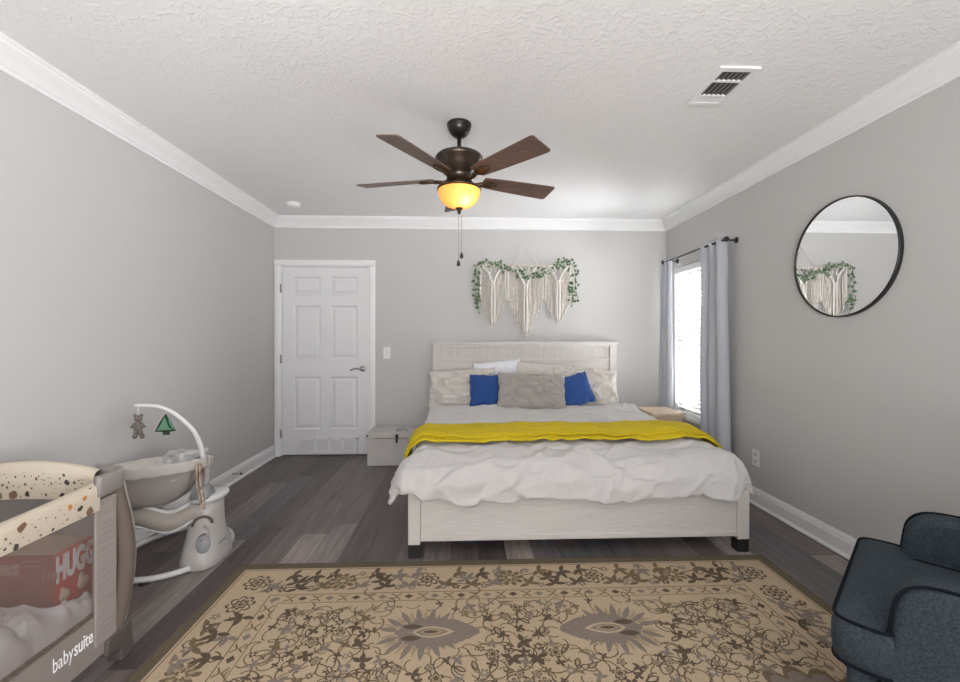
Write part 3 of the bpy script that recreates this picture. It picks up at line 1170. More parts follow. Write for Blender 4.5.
# pillows
def pillow_fn(w, h, t, seed, wr, pinch=0.05, p=2.6):
    def side(sg):
        def fn(u, v):
            a, c = u * 2 - 1, v * 2 - 1
            x = w / 2 * a * (1 - pinch * (1 - c * c) * abs(a))
            z = h / 2 * c * (1 - pinch * (1 - a * a) * abs(c))
            th = t / 2 * ((1 - abs(a) ** p) * (1 - abs(c) ** p)) ** 0.55
            k = ((1 - a * a) * (1 - c * c)) ** 0.30
            n1 = nz(a * 1.6 + c * 0.8 + seed, c * 1.1 - a * 0.5, seed * 1.7)
            rr = 0
            for q, (ca, cc, sc) in enumerate(((0.85, 0.5, 1.5), (0.5, -0.85, 1.3))):
                g_ = nz((ca * a + cc * c) * sc * 1.8 + seed + q * 4 + 0.5 * nz(a * 2, c * 2, seed), (-cc * a + ca * c) * sc * 0.5 + q, seed + sg)
                rr += (1 - min(1, abs(g_) * 3.4)) ** 1.6
            return Vector((x + 0.012 * nz(c * 3, seed), sg * (th + wr * k * (0.7 * n1 + rr - 0.3)), z + 0.014 * nz(a * 3, seed + 5)))
        return fn
    return side


def pillow(name, m, label, cat, group, loc, w, h, t, lean, roll=0.0, yaw=0.0, wr=0.012, seed=1.0, pinch=0.05, n=40, trim=None):
    R = (Matrix.Rotation(radians(yaw), 3, 'Z') @ Matrix.Rotation(radians(-lean), 3, 'X') @ Matrix.Rotation(radians(roll), 3, 'Y'))
    f = pillow_fn(w, h, t, seed, wr, pinch)
    b = MB()
    for sg in (-1, 1):
        s = f(sg)
        b.grid(lambda u, v: Vector(loc) + R @ s(u, v), n, n)
    o = b.build(name, m, fix=True)
    bm = bmesh.new()
    bm.from_mesh(o.data)
    bmesh.ops.remove_doubles(bm, verts=bm.verts, dist=0.0008)
    bmesh.ops.recalc_face_normals(bm, faces=bm.faces)
    bm.to_mesh(o.data)
    bm.free()
    return tag(o, label, cat, group)


G = 'pillows against the headboard'
pillow('pillow', M['cream'], 'crumpled cream sham pillow at the left end of the headboard, left of the blue cushion', 'pillow', G,
       (-0.02, 4.25, 0.745), 0.68, 0.40, 0.17, 28, roll=-3, wr=0.052, seed=2.3, n=60)
pillow('pillow', M['cream'], 'crumpled cream sham pillow at the right end of the headboard, right of the blue cushion', 'pillow', G,
       (1.215, 4.245, 0.745), 0.66, 0.41, 0.17, 28, roll=4, wr=0.055, seed=6.1, n=60)
pillow('pillow', M['whitecot'], 'white pillow standing behind the left blue cushion, one bright corner showing', 'pillow', G,
       (0.34, 4.375, 0.80), 0.50, 0.42, 0.12, 14, roll=-5, wr=0.010, seed=8.5)
pillow('pillow', M['cream'], 'cream pillow tucked behind the greige lumbar pillow and right blue cushion', 'pillow', G,
       (0.82, 4.36, 0.79), 0.62, 0.40, 0.13, 14, roll=3, wr=0.018, seed=4.4)
CU = 'blue cushions'
pillow('throw_cushion', M['blue'], 'square royal blue cushion standing upright left of the greige lumbar pillow', 'cushion', CU,
       (0.215, 4.085, 0.735), 0.33, 0.32, 0.12, 20, roll=0, wr=0.004, seed=3.3, pinch=0.03)
pillow('throw_cushion', M['blue'], 'square royal blue cushion tipped sideways right of the greige lumbar pillow', 'cushion', CU,
       (1.065, 4.045, 0.745), 0.31, 0.31, 0.12, 24, roll=-14, wr=0.004, seed=9.3, pinch=0.03)
pillow('lumbar_pillow', M['greige'], 'wide greige lumbar pillow with creased top, in front between the blue cushions', 'pillow', None,
       (0.630, 3.99, 0.74), 0.65, 0.36, 0.16, 28, roll=3, wr=0.038, seed=5.2, n=60, pinch=0.045)

# red item under the bed
ub = thing('storage_box', 'flat dark red box lying in the shadow under the bed', 'box', (0.62, 2.86, 0))
MB().box(0.52, 0.72, 2.70, 3.0, 0.0, 0.055).build('box_body', mat('dark_red_card', (0.20, 0.05, 0.04), 0.8), ub, bevel=0.006)
MB().box(0.515, 0.725, 2.695, 3.005, 0.055, 0.075).build('box_lid', mat('dull_red_card', (0.24, 0.07, 0.055), 0.8), ub, bevel=0.006)

# ------------------------------------------------------------------ trunk
tr = thing('trunk', 'cream flat-lidded trunk with a black latch, between the door and the bed', 'trunk', (-0.62, 4.3, 0))
tx0, tx1, ty0, ty1 = -0.945, -0.372, 4.170, 4.515
MB().box(tx0 + 0.004, tx1 - 0.004, ty0 + 0.004, ty1 - 0.002, 0.0, 0.262).build('trunk_body', M['trunk'], tr, bevel=0.004)
MB().box(tx0, tx1, ty0, ty1, 0.266, 0.318).build('trunk_lid', M['trunk'], tr, bevel=0.006)
b = MB()
lx = -0.655
b.box(lx - 0.013, lx + 0.013, ty0 - 0.006, ty0, 0.272, 0.306)
b.box(lx - 0.010, lx + 0.010, ty0 - 0.008, ty0, 0.225, 0.262)
b.tube([(lx, ty0 - 0.010, 0.285), (lx, ty0 - 0.011, 0.240)], 0.006, 8)
b.build('latch', M['black'], tr)
b = MB()
b.tube(smooth_path([(lx - 0.015, ty0 + 0.10, 0.320), (lx - 0.003, ty0 + 0.10, 0.334), (lx + 0.035, ty0 + 0.10, 0.340), (lx + 0.075, ty0 + 0.10, 0.334), (lx + 0.090, ty0 + 0.10, 0.320)], 5), 0.006, 8)
for d in (-0.015, 0.090):
    b.lathe([(0.012, 0), (0.010, 0.006), (0.0, 0.007)], (lx + d, ty0 + 0.10, 0.318), 12)
b.build('lid_handle', M['nickel'], tr)
for x in (tx0, tx1 - 0.012):
    MB().box(x - 0.002, x + 0.014, ty0 - 0.003, ty0 + 0.02, 0.285, 0.300).build('corner_clip', M['bronze'], tr)

# ------------------------------------------------------------------ nightstand
ns = thing('nightstand', 'light wooden nightstand tucked between the bed and the window', 'nightstand', (1.86, 3.95, 0))
nx0, nx1, ny0, ny1 = 1.690, 1.985, 3.755, 4.13
MB().box(nx0, nx1, ny0, ny1, 0.532, 0.565).build('table_top', M['pine'], ns, bevel=0.003)
MB().box(nx0 + 0.015, nx1 - 0.015, ny0 + 0.03, ny1 - 0.01, 0.20, 0.532).build('cabinet_body', M['pine'], ns, bevel=0.003)
dr = MB().box(nx0 + 0.025, nx1 - 0.025, ny0 + 0.015, ny0 + 0.03, 0.38, 0.52).build('drawer', M['pine'], ns, bevel=0.002)
MB().ball(((nx0 + nx1) / 2, ny0 + 0.004, 0.45), 0.012).build('knob', M['black'], dr)
for x in (nx0 + 0.02, nx1 - 0.055):
    for y in (ny0 + 0.035, ny1 - 0.05):
        MB().box(x, x + 0.035, y, y + 0.035, 0.0, 0.20).build('leg', M['pine'], ns, bevel=0.003)

# ------------------------------------------------------------------ wall hanging
mac = thing('wall_hanging', 'cream macrame wall hanging with three fringed points, centred above the headboard', 'wall hanging', (0.64, YB - 0.03, 2.0))
my = YB - 0.028
MB().tube([(0.120, my, 2.006), (1.165, my, 2.006)], 0.009, 10).build('dowel', M['dowel'], mac)
MB().tube([(0.500, my, 2.010), (0.655, YB - 0.008, 2.235), (0.790, my, 2.010)], 0.0045, 6).build('hanging_cord', M['cordlight'], mac)
MB().lathe([(0.006, -0.012), (0.006, 0)], (0.655, YB, 2.233), 10, axis='y').build('wall_hook', M['nickel'], mac)


def macrame_panel(x0, x1, zsh, zmid, zy, seed):
    b = MB()
    xm = (x0 + x1) / 2
    n = int((x1 - x0) / 0.0150)
    rr = random.Random(seed)
    for i in range(n + 1):
        u = i / n
        x = x0 + u * (x1 - x0)
        e = 1 - abs(2 * u - 1)
        zb = zsh + (zmid - zsh) * min(1, e * 1.18) ** 0.9 + rr.uniform(-0.014, 0.014)
        zt = 2.0 - 0.02 - (zy if True else 0) * max(0, e) * 0.9
        k = 9
        P = []
        xoff = rr.uniform(-0.004, 0.004)
        yo = rr.uniform(-0.006, 0.005)
        for q in range(k):
            t = q / (k - 1)
            P.append((x + xoff * t + 0.0022 * sin(9 * t + seed + i) + (xm - x) * 0.05 * t, my - 0.002 + yo - 0.005 * sin(pi * t), zt + (zb - zt) * t))
        b.tube(P, [0.0050 + 0.0006 * (q % 2) for q in range(k)], 6, 0)
        # frayed end
        b.tube([P[-1], (P[-1][0] + rr.uniform(-.004, .004), P[-1][1], zb - 0.018)], [0.006, 0.009], 6, 0)
        # scalloped knots along the slanted hem
        if i % 2 == 0:
            b.ball((x, my - 0.008, zb + 0.012), 0.0085, 8, 1)
    # diagonal gathered ropes forming the Y, and the thick central braid
    for sg in (-1, 1):
        for o in (0, 0.016):
            b.tube(smooth_path([(xm + sg * (x1 - x0) * 0.40, my - 0.010, 2.0 - o), (xm + sg * (x1 - x0) * 0.22, my - 0.016, 1.955 - o), (xm + sg * 0.012, my - 0.020, 2.0 - zy - o)], 5), 0.0085, 8, 1)
        b.tube(smooth_path([(xm + sg * (x1 - x0) * 0.16, my - 0.008, 2.0), (xm + sg * (x1 - x0) * 0.08, my - 0.012, 1.95), (xm + sg * (x1 - x0) * 0.20, my - 0.012, 1.90)], 5), 0.006, 8, 1)
        b.tube(smooth_path([(xm + sg * 0.011, my - 0.022, 2.0 - zy), (xm + sg * 0.016, my - 0.020, (2 - zy + zmid) / 2), (xm + sg * 0.011, my - 0.016, zmid + 0.02)], 5), 0.011, 8, 1)
        # border braid at each side
        xe = x0 if sg < 0 else x1
        b.tube(smooth_path([(xe, my - 0.008, 2.0), (xe - sg * 0.004, my - 0.010, 1.86), (xe, my - 0.008, zsh)], 5), 0.0075, 8, 1)
    n2 = int((x1 - x0) / 0.03)
    for i in range(n2 + 1):
        x = x0 + (x1 - x0) * i / n2
        b.ball((x, my - 0.004, 2.006), 0.0125, 8, 1, s=(0.8, 1, 1))
    return b.build('fringe_panel', [M['cord'], M['cordlight']], mac, fix=False)


macrame_panel(0.165, 0.440, 1.66, 1.375, 0.155, 1)
macrame_panel(0.458, 0.838, 1.64, 1.275, 0.185, 2)
macrame_panel(0.858, 1.130, 1.64, 1.41, 0.145, 3)

gar = thing('ivy_garland', 'green artificial ivy garland wound along the macrame wall hanging', 'garland', (0.64, YB - 0.05, 2.0))
vp = smooth_path([(0.155, my - 0.03, 1.50), (0.115, my - 0.03, 1.70), (0.105, my - 0.03, 1.90), (0.14, my - 0.03, 2.02), (0.24, my - 0.03, 2.05), (0.36, my - 0.03, 2.01), (0.44, my - 0.035, 1.965),
                  (0.56, my - 0.035, 1.93), (0.66, my - 0.035, 1.885), (0.76, my - 0.035, 1.905), (0.88, my - 0.035, 1.945), (0.98, my - 0.03, 2.02), (1.08, my - 0.03, 2.06), (1.165, my - 0.03, 1.98),
                  (1.175, my - 0.03, 1.80), (1.14, my - 0.03, 1.58)], 8)
MB().tube(vp, 0.0028, 6).build('vine', M['vine'], gar)
lr = random.Random(3)
b = MB()


def ivy_leaf(b, p, s, R):
    o = [(0, 0, 0), (0.38, 0.10, .04), (0.62, 0.42, .0), (0.40, 0.66, .02), (0.28, 0.86, 0), (0, 1.15, -.06), (-0.28, 0.86, 0), (-0.40, 0.66, .02), (-0.62, 0.42, 0), (-0.38, 0.10, .04)]
    pts = [Vector(p) + R @ (Vector(q) * s) for q in o]
    mid = Vector(p) + R @ (Vector((0, 0.5, 0.14)) * s)
    b.add(pts + [mid], [(i, (i + 1) % 10, 10) for i in range(10)], 0, False)


def ivy_cluster(n, x0, x1, z0, z1):
    for _ in range(n):
        p = (lr.uniform(x0, x1), my - 0.03 + lr.uniform(-0.030, 0.012), lr.uniform(z0, z1))
        R = Matrix.Rotation(lr.uniform(0, 6.28), 3, 'Y') @ Matrix.Rotation(radians(90 + lr.uniform(-40, 40)), 3, 'X')
        ivy_leaf(b, p, lr.uniform(0.019, 0.031), R)


for p in vp[::2]:
    for _ in range(1):
        R = Matrix.Rotation(lr.uniform(0, 6.28), 3, 'Y') @ Matrix.Rotation(radians(90 + lr.uniform(-40, 40)), 3, 'X')
        ivy_leaf(b, (p.x + lr.uniform(-.02, .02), p.y + lr.uniform(-0.02, 0.01), p.z + lr.uniform(-.02, .02)), lr.uniform(0.019, 0.031), R)
ivy_cluster(30, 0.095, 0.165, 1.56, 1.95)
ivy_cluster(15, 0.13, 0.44, 1.98, 2.06)
ivy_cluster(8, 0.40, 0.46, 1.92, 2.0)
ivy_cluster(28, 0.54, 0.86, 1.87, 1.97)
ivy_cluster(18, 0.95, 1.18, 1.95, 2.08)
ivy_cluster(34, 1.10, 1.20, 1.62, 1.96)
b.build('leaves', M['leaf'], gar, fix=False)

# ------------------------------------------------------------------ wall mirror
mir = thing('wall_mirror', 'round mirror in a thin black frame on the right wall', 'mirror', (XR, 2.392, 1.710))
mc = (XR, 2.386, 1.708)
MB().lathe([(0.334, -0.012), (0.334, -0.022), (0.339, -0.024), (0.342, -0.020), (0.342, 0.0), (0.334, 0.0), (0.334, -0.012)], mc, 96, axis='x').build('mirror_frame', M['black'], mir)
MB().lathe([(0.0001, -0.016), (0.335, -0.016), (0.335, -0.004), (0.0001, -0.004)], mc, 96, axis='x').build('mirror_glass', M['mirror'], mir, fix=True)
for o in bpy.data.objects['mirror_glass'].data.polygons:
    o.use_smooth = False


# ------------------------------------------------------------------ switch and outlets
def plate(name, label, cat, c, ax, kind, group=None):
    t = thing(name, label, cat, c, group)
    x, y, z = c

    def P(b, u0, u1, z0, z1, d0, d1):
        if ax == 'y':
            b.box(x + u0, x + u1, y - d1, y - d0, z + z0, z + z1)
        elif ax == 'x-':
            b.box(x - d1, x - d0, y + u0, y + u1, z + z0, z + z1)
        else:
            b.box(x + d0, x + d1, y + u0, y + u1, z + z0, z + z1)
        return b
    P(MB(), -0.037, 0.037, -0.060, 0.060, 0, 0.006).build('cover_plate', M['plate'], t, bevel=0.002)
    if kind == 'switch':
        P(MB(), -0.017, 0.017, -0.033, 0.033, 0.006, 0.009).build('rocker', mat('rocker_plastic', (0.72, 0.72, 0.71), 0.3), t, bevel=0.002)
    else:
        for dz in (-0.026, 0.026):
            s = P(MB(), -0.017, 0.017, dz - 0.015, dz + 0.015, 0.006, 0.009).build('socket', mat('socket_plastic', (0.70, 0.70, 0.69), 0.3), t, bevel=0.003)
            b = MB()
            P(b, -0.009, -0.006, dz - 0.004, dz + 0.008, 0.009, 0.0095)
            P(b, 0.006, 0.009, dz - 0.004, dz + 0.008, 0.009, 0.0095)
            P(b, -0.003, 0.003, dz - 0.012, dz - 0.007, 0.009, 0.0095)
            b.build('slots', M['dark'], s)
    return t


plate('light_switch', 'white light switch on the back wall beside the door', 'light switch', (-0.818, YB, 1.082), 'y', 'switch')
plate('wall_outlet', 'white double outlet low on the right wall near the curtain', 'outlet', (XR, 3.122, 0.345), 'x-', 'outlet')
plate('wall_outlet', 'white double outlet on the left wall behind the baby swing', 'outlet', (XL, 3.36, 0.335), 'x+', 'outlet')

ds = thing('door_stop', 'small wire door stop sticking out of the left baseboard', 'door stop', (XL + 0.016, 3.72, 0.08))
MB().tube([(XL + 0.016, 3.72, 0.08), (XL + 0.085, 3.72, 0.082)], 0.005, 8).build('spring', M['nickel'], ds)
MB().tube([(XL + 0.083, 3.72, 0.082), (XL + 0.098, 3.72, 0.082)], 0.008, 10).build('rubber_tip', M['blackplastic'], ds)

# ------------------------------------------------------------------ ceiling: smoke detector, vent
sd = thing('smoke_detector', 'round white smoke detector on the ceiling near the left corner', 'smoke detector', (-1.60, 4.05, ZC))
MB().lathe([(0.068, 0), (0.068, -0.012)], (-1.60, 4.05, ZC), 32).build('base_ring', M['plate'], sd)
MB().lathe([(0.060, -0.012), (0.058, -0.026), (0.046, -0.038), (0.020, -0.041), (0.0001, -0.041)], (-1.60, 4.05, ZC), 32).build('cover', M['plate'], sd)

vt = thing('ceiling_vent', 'white rectangular air vent in the ceiling above the mirror', 'vent', (1.275, 2.08, ZC))
vx0, vx1, vy0, vy1 = 1.180, 1.372, 1.925, 2.245
b = MB()
b.box(vx0, vx1, vy0, vy0 + 0.028, ZC - 0.010, ZC)
b.box(vx0, vx1, vy1 - 0.028, vy1, ZC - 0.010, ZC)
b.box(vx0, vx0 + 0.026, vy0 + 0.028, vy1 - 0.028, ZC - 0.010, ZC)
b.box(vx1 - 0.026, vx1, vy0 + 0.028, vy1 - 0.028, ZC - 0.010, ZC)
for f in (0.33, 0.72):
    y = vy0 + (vy1 - vy0) * f
    b.box(vx0 + 0.026, vx1 - 0.026, y - 0.007, y + 0.007, ZC - 0.010, ZC)
b.build('vent_frame', M['vent'], vt)
MB().box(vx0 + 0.02, vx1 - 0.02, vy0 + 0.02, vy1 - 0.02, ZC - 0.0012, ZC - 0.0002).build('vent_cavity', M['dark'], vt)
b = MB()
R = Matrix.Rotation(radians(35), 3, 'Y')
for i in range(6):
    x = vx0 + 0.036 + i * 0.0245
    b.box(x - 0.0055, x + 0.0055, vy0 + 0.028, vy1 - 0.09, ZC - 0.0056, ZC - 0.0044, R=R, c=(x, 2, ZC - 0.005))
b.build('vent_louvers', mat('louver_grey', (0.13, 0.13, 0.13), 0.6), vt)
b = MB()
R = Matrix.Rotation(radians(-35), 3, 'Y')
for i in range(6):
    x = vx0 + 0.036 + i * 0.0245
    b.box(x - 0.011, x + 0.011, vy1 - 0.09, vy1 - 0.028, ZC - 0.0066, ZC - 0.0054, R=Matrix.Rotation(radians(12), 3, 'Y'), c=(x, 2, ZC - 0.006))
b.build('vent_louvers', M['vent'], vt)

# ------------------------------------------------------------------ ceiling fan
FX, FYY = -0.030, 2.510
fan = thing('ceiling_fan', 'dark bronze five-blade ceiling fan with a lit amber glass bowl', 'ceiling fan', (FX, FYY, ZC))
fc = (FX, FYY, 0)
MB().lathe([(0.071, 2.5), (0.072, 2.488), (0.068, 2.480), (0.068, 2.472), (0.060, 2.455), (0.045, 2.435), (0.034, 2.426), (0.026, 2.422), (0.0001, 2.420)], fc, 36).build('canopy', M['bronze'], fan)
MB().lathe([(0.0125, 2.32), (0.0125, 2.43)], fc, 18).build('downrod', M['bronze'], fan)
MB().lathe([(0.0001, 2.335), (0.028, 2.333), (0.030, 2.322), (0.105, 2.318), (0.130, 2.311), (0.139, 2.300), (0.140, 2.290), (0.134, 2.284), (0.118, 2.245), (0.098, 2.215), (0.080, 2.200),
            (0.074, 2.190), (0.074, 2.168), (0.0001, 2.166)], fc, 48).build('motor_housing', mat('oil_rubbed_bronze', (0.030, 0.026, 0.023), 0.28, 0.5, col2=(0.075, 0.050, 0.034), vscale=18), fan)
MB().lathe([(0.060, 2.168), (0.066, 2.164), (0.066, 2.150), (0.082, 2.142), (0.110, 2.132), (0.128, 2.122), (0.130, 2.114), (0.125, 2.108), (0.0001, 2.110)], fc, 48).build('light_fitter', M['bronze_warm'], fan)
# amber bowl, lit from inside by a bulb
gm = bpy.data.materials.new('amber_glass_lit')
gm.use_nodes = True
nt = gm.node_tree
pb = nt.nodes['Principled BSDF']
pb.inputs['Base Color'].default_value = (0.75, 0.45, 0.16, 1)
pb.inputs['Roughness'].default_value = 0.35
tl = N(nt, 'ShaderNodeBsdfTranslucent')
tl.inputs['Color'].default_value = (1.0, 0.55, 0.20, 1)
mx = N(nt, 'ShaderNodeMixShader')
mx.inputs['Fac'].default_value = 0.72
em = N(nt, 'ShaderNodeEmission')
em.inputs['Color'].default_value = (1.0, 0.56, 0.17, 1)
em.inputs['Strength'].default_value = 0.13
ad = N(nt, 'ShaderNodeAddShader')
nt.links.new(pb.outputs[0], mx.inputs[1])
nt.links.new(tl.outputs[0], mx.inputs[2])
nt.links.new(mx.outputs[0], ad.inputs[0])
nt.links.new(em.outputs[0], ad.inputs[1])
nt.links.new(ad.outputs[0], nt.nodes['Material Output'].inputs['Surface'])
bo = MB().lathe([(0.124, 2.109), (0.124, 2.098), (0.119, 2.075), (0.105, 2.048), (0.083, 2.026), (0.052, 2.012), (0.020, 2.007), (0.0001, 2.007)], fc, 48).build('glass_bowl', gm, fan, fix=False)
MB().lathe([(0.0001, 2.009), (0.022, 2.008), (0.022, 2.000), (0.012, 1.994), (0.010, 1.978), (0.005, 1.970), (0.0001, 1.969)], fc, 20).build('finial', M['bronze_warm'], fan)
bl = bpy.data.lights.new('fan_bulb', 'POINT')
bl.energy = 0.38
bl.color = (1.0, 0.72, 0.40)
bl.shadow_soft_size = 0.02
blo = bpy.data.objects.new('fan_bulb', bl)
C.objects.link(blo)
blo.location = (FX + 0.030, FYY - 0.055, 2.050)
for dx, dy, zl in ((-0.004, -0.012, 1.677), (0.014, 0.0, 1.724)):
    b = MB()
    b.tube([(FX + dx, FYY + dy, 1.962), (FX + dx, FYY + dy, zl + 0.02)], 0.0016, 6)
    z = 1.96
    while z > zl + 0.02:
        b.ball((FX + dx, FYY + dy, z), 0.0024, 6)
        z -= 0.012
    pc = b.build('pull_chain', M['nickel'], fan, fix=False)
    MB().lathe([(0.0001, 0.026), (0.003, 0.022), (0.010, 0.004), (0.0115, -0.004), (0.008, -0.012), (0.0001, -0.014)], (FX + dx, FYY + dy, zl), 14).build('pull_knob', M['black'], pc)

BZ = 2.176
for k in range(5):
    a = radians(94 + 72 * k)
    Rz = Matrix.Rotation(a, 3, 'Z')
    Rt = Matrix.Rotation(radians(-13), 3, 'X')
    cc = Vector((FX, FYY, BZ))

    def T(x, y, z):
        p = Rt @ Vector((0, y, z))
        return cc + Rz @ Vector((x, p.y, p.z))
    prof = [(0.150, 0.042), (0.165, 0.050), (0.30, 0.060), (0.45, 0.067), (0.606, 0.073), (0.620, 0.069), (0.625, 0.060)]
    out = prof + [(x, -y) for x, y in prof[::-1]]
    bd = MB().prism(out, lambda x, y, d: T(x, y, d), 0.0, 0.006).build('blade', M['blade'], fan)
    # blade iron: arm from the hub, oval medallion plate under the blade
    b = MB()
    b.tube(smooth_path([T(0.062, 0.0, 0.004), T(0.085, 0.010, -0.012), T(0.115, 0.012, -0.010), T(0.150, 0.0, -0.006)], 5), [0.011] * 11 + [0.012] * 5, 8)
    ov = [(0.195 + 0.052 * cos(q * pi / 10), 0.024 * sin(q * pi / 10)) for q in range(20)]
    b.prism(ov, lambda x, y, d: T(x, y, d), -0.008, -0.0005)
    b.tube([T(x, y, -0.008) for x, y in ov], 0.004, 6, closed=True)
    for x in (0.17, 0.21):
        b.ball(T(x, 0, -0.010), 0.005, 8)
    b.build('blade_iron', M['bronze_warm'], bd)

# ------------------------------------------------------------------ armchair (front towards local +Y)
ang = atan2(0.659, 0.752)
ac = thing('armchair', 'blue-grey tweed armchair with piped T-shaped seat cushion, lower right', 'armchair', (1.308, 1.405, 0.0105), rz=ang)
ac.scale = (1, 1, 0.955)


def L(b_, *a, **k):
    return b_.build(*a, local=True, **k)


# base
b = MB()
b.box(-0.325, 0.325, -0.66, -0.025, 0.10, 0.335)
L(b, 'base_frame', M['chair'], ac, bevel=0.02, seg=3)
# T cushion outline
T_out = [(-0.344, 0.0), (0.344, 0.0), (0.352, -0.128), (0.245, -0.128), (0.245, -0.62), (-0.245, -0.62), (-0.245, -0.128), (-0.352, -0.128)]


def round_outline(P, r, n=5):
    out = []
    k = len(P)
    for i in range(k):
        p0, p1, p2 = Vector(P[i - 1]), Vector(P[i]), Vector(P[(i + 1) % k])
        d0, d1 = (p0 - p1).normalized(), (p2 - p1).normalized()
        rr = min(r, (p0 - p1).length * 0.45, (p2 - p1).length * 0.45)
        a_, c_ = p1 + d0 * rr, p1 + d1 * rr
        for q in range(n + 1):
            t = q / n
            out.append(tuple(a_ * (1 - t) ** 2 + p1 * 2 * t * (1 - t) + c_ * t * t))
    return out


TO = round_outline(T_out, 0.045)
b = MB()
n = len(TO)
levels = [(-0.010, 0.336), (0.004, 0.346), (0.010, 0.39), (0.010, 0.433), (0.002, 0.465), (0.0, 0.471)]


def inset(P, d, z, dome=0.0):
    c = Vector((0, -0.25))
    res = []
    for i, (x, y) in enumerate(P):
        a0, a1 = Vector(P[i - 1]), Vector(P[(i + 1) % len(P)])
        t = (a1 - a0).normalized()
        nrm = Vector((t.y, -t.x))
        if nrm.length == 0:
            nrm = Vector((0, 0))
        q = Vector((x, y)) + (-nrm) * d
        res.append((q.x, q.y, z))
    return res


rings = [inset(TO, d, z) for d, z in levels]
vs = sum(rings, [])
fs = []
for q in range(len(rings) - 1):
    for j in range(n):
        j2 = (j + 1) % n
        fs.append((q * n + j, q * n + j2, (q + 1) * n + j2, (q + 1) * n + j))
fs.append(tuple(range(n))[::-1])
b.add(vs, fs, 0, True)
# crowned top: scaled rings towards a spine
top = rings[-1]


def spine(p):
    x, y, z = p
    return (max(-0.20, min(0.20, x)) * 0.35, -0.065 + (y + 0.065) * 0.75 if y < -0.065 else -0.065 + (y + 0.065) * 0.2, 0)


prev = top
vs = list(top)
fs = []
NR = 6
for q in range(1, NR + 1):
    t = q / NR
    ring = []
    for p in top:
        s = spine(p)
        ring.append((p[0] + (s[0] - p[0]) * t, p[1] + (s[1] - p[1]) * t, 0.471 + 0.026 * (1 - (1 - t) ** 2) + 0.002 * nz(p[0] * 9, p[1] * 9 + t * 2)))
    vs += ring
    for j in range(n):
        j2 = (j + 1) % n
        fs.append(((q - 1) * n + j, (q - 1) * n + j2, q * n + j2, q * n + j))
fs.append(tuple(NR * n + j for j in range(n)))
b.add(vs, fs, 0, True)
cu = L(b, 'seat_cushion', M['chair'], ac)
b = MB()
b.tube([(x, y, 0.471) for x, y, z in inset(TO, 0.003, 0)], 0.0050, 8, closed=True)
b.tube([(x, y, 0.345) for x, y, z in inset(TO, 0.004, 0)], 0.0055, 8, closed=True)
L(b, 'cushion_piping', M['piping'], cu)
# arms: side profile (y, z) extruded across x
prof = round_outline([(-0.070, 0.10), (-0.132, 0.632), (-0.70, 0.650), (-0.70, 0.10)], 0.085, 8)
for sg in (-1, 1):
    b = MB()
    x0, x1 = (0.250, 0.345) if sg > 0 else (-0.345, -0.250)
    b.prism(prof, lambda y, z, d: (d, y, z), x0, x1)
    am = L(b, 'arm', M['chair'], ac, bevel=0.028, seg=4)
    b = MB()
    x = x0 + 0.008 if sg < 0 else x1 - 0.008
    b.tube([(x, y, z) for y, z in prof if z > 0.12][:], 0.0045, 8)
    L(b, 'arm_piping', M['piping'], am)
# back
prof = round_outline([(-0.60, 0.10), (-0.56, 0.45), (-0.66, 0.94), (-0.80, 0.94), (-0.76, 0.10)], 0.06, 5)
L(MB().prism(prof, lambda y, z, d: (d, y, z), -0.345, 0.345), 'backrest', M['chair'], ac, bevel=0.03, seg=4)
for x in (-0.28, 0.28):
    for y, e in ((-0.07, 0), (-0.66, 0)):
        zb = -0.0105 if (x > 0 or y < -0.5) and (Matrix.Rotation(ang, 3, 'Z') @ Vector((x, y, 0)) + Vector((1.308, 1.405, 0))).x > RX_1 else 0.002
        L(MB().lathe([(0.014, zb), (0.024, 0.11)], (x, y, 0), 14), 'leg', M['chairleg'], ac)

# ------------------------------------------------------------------ playard
PX0, PX1, PY0, PY1 = -1.960, -1.318, 0.62, 1.715
py = thing('playard', 'taupe baby playard with printed rail covers and mesh sides, lower left', 'playard', ((PX0 + PX1) / 2, 1.15, 0))


def rail_fn(pts_in, pts_out):
    pass


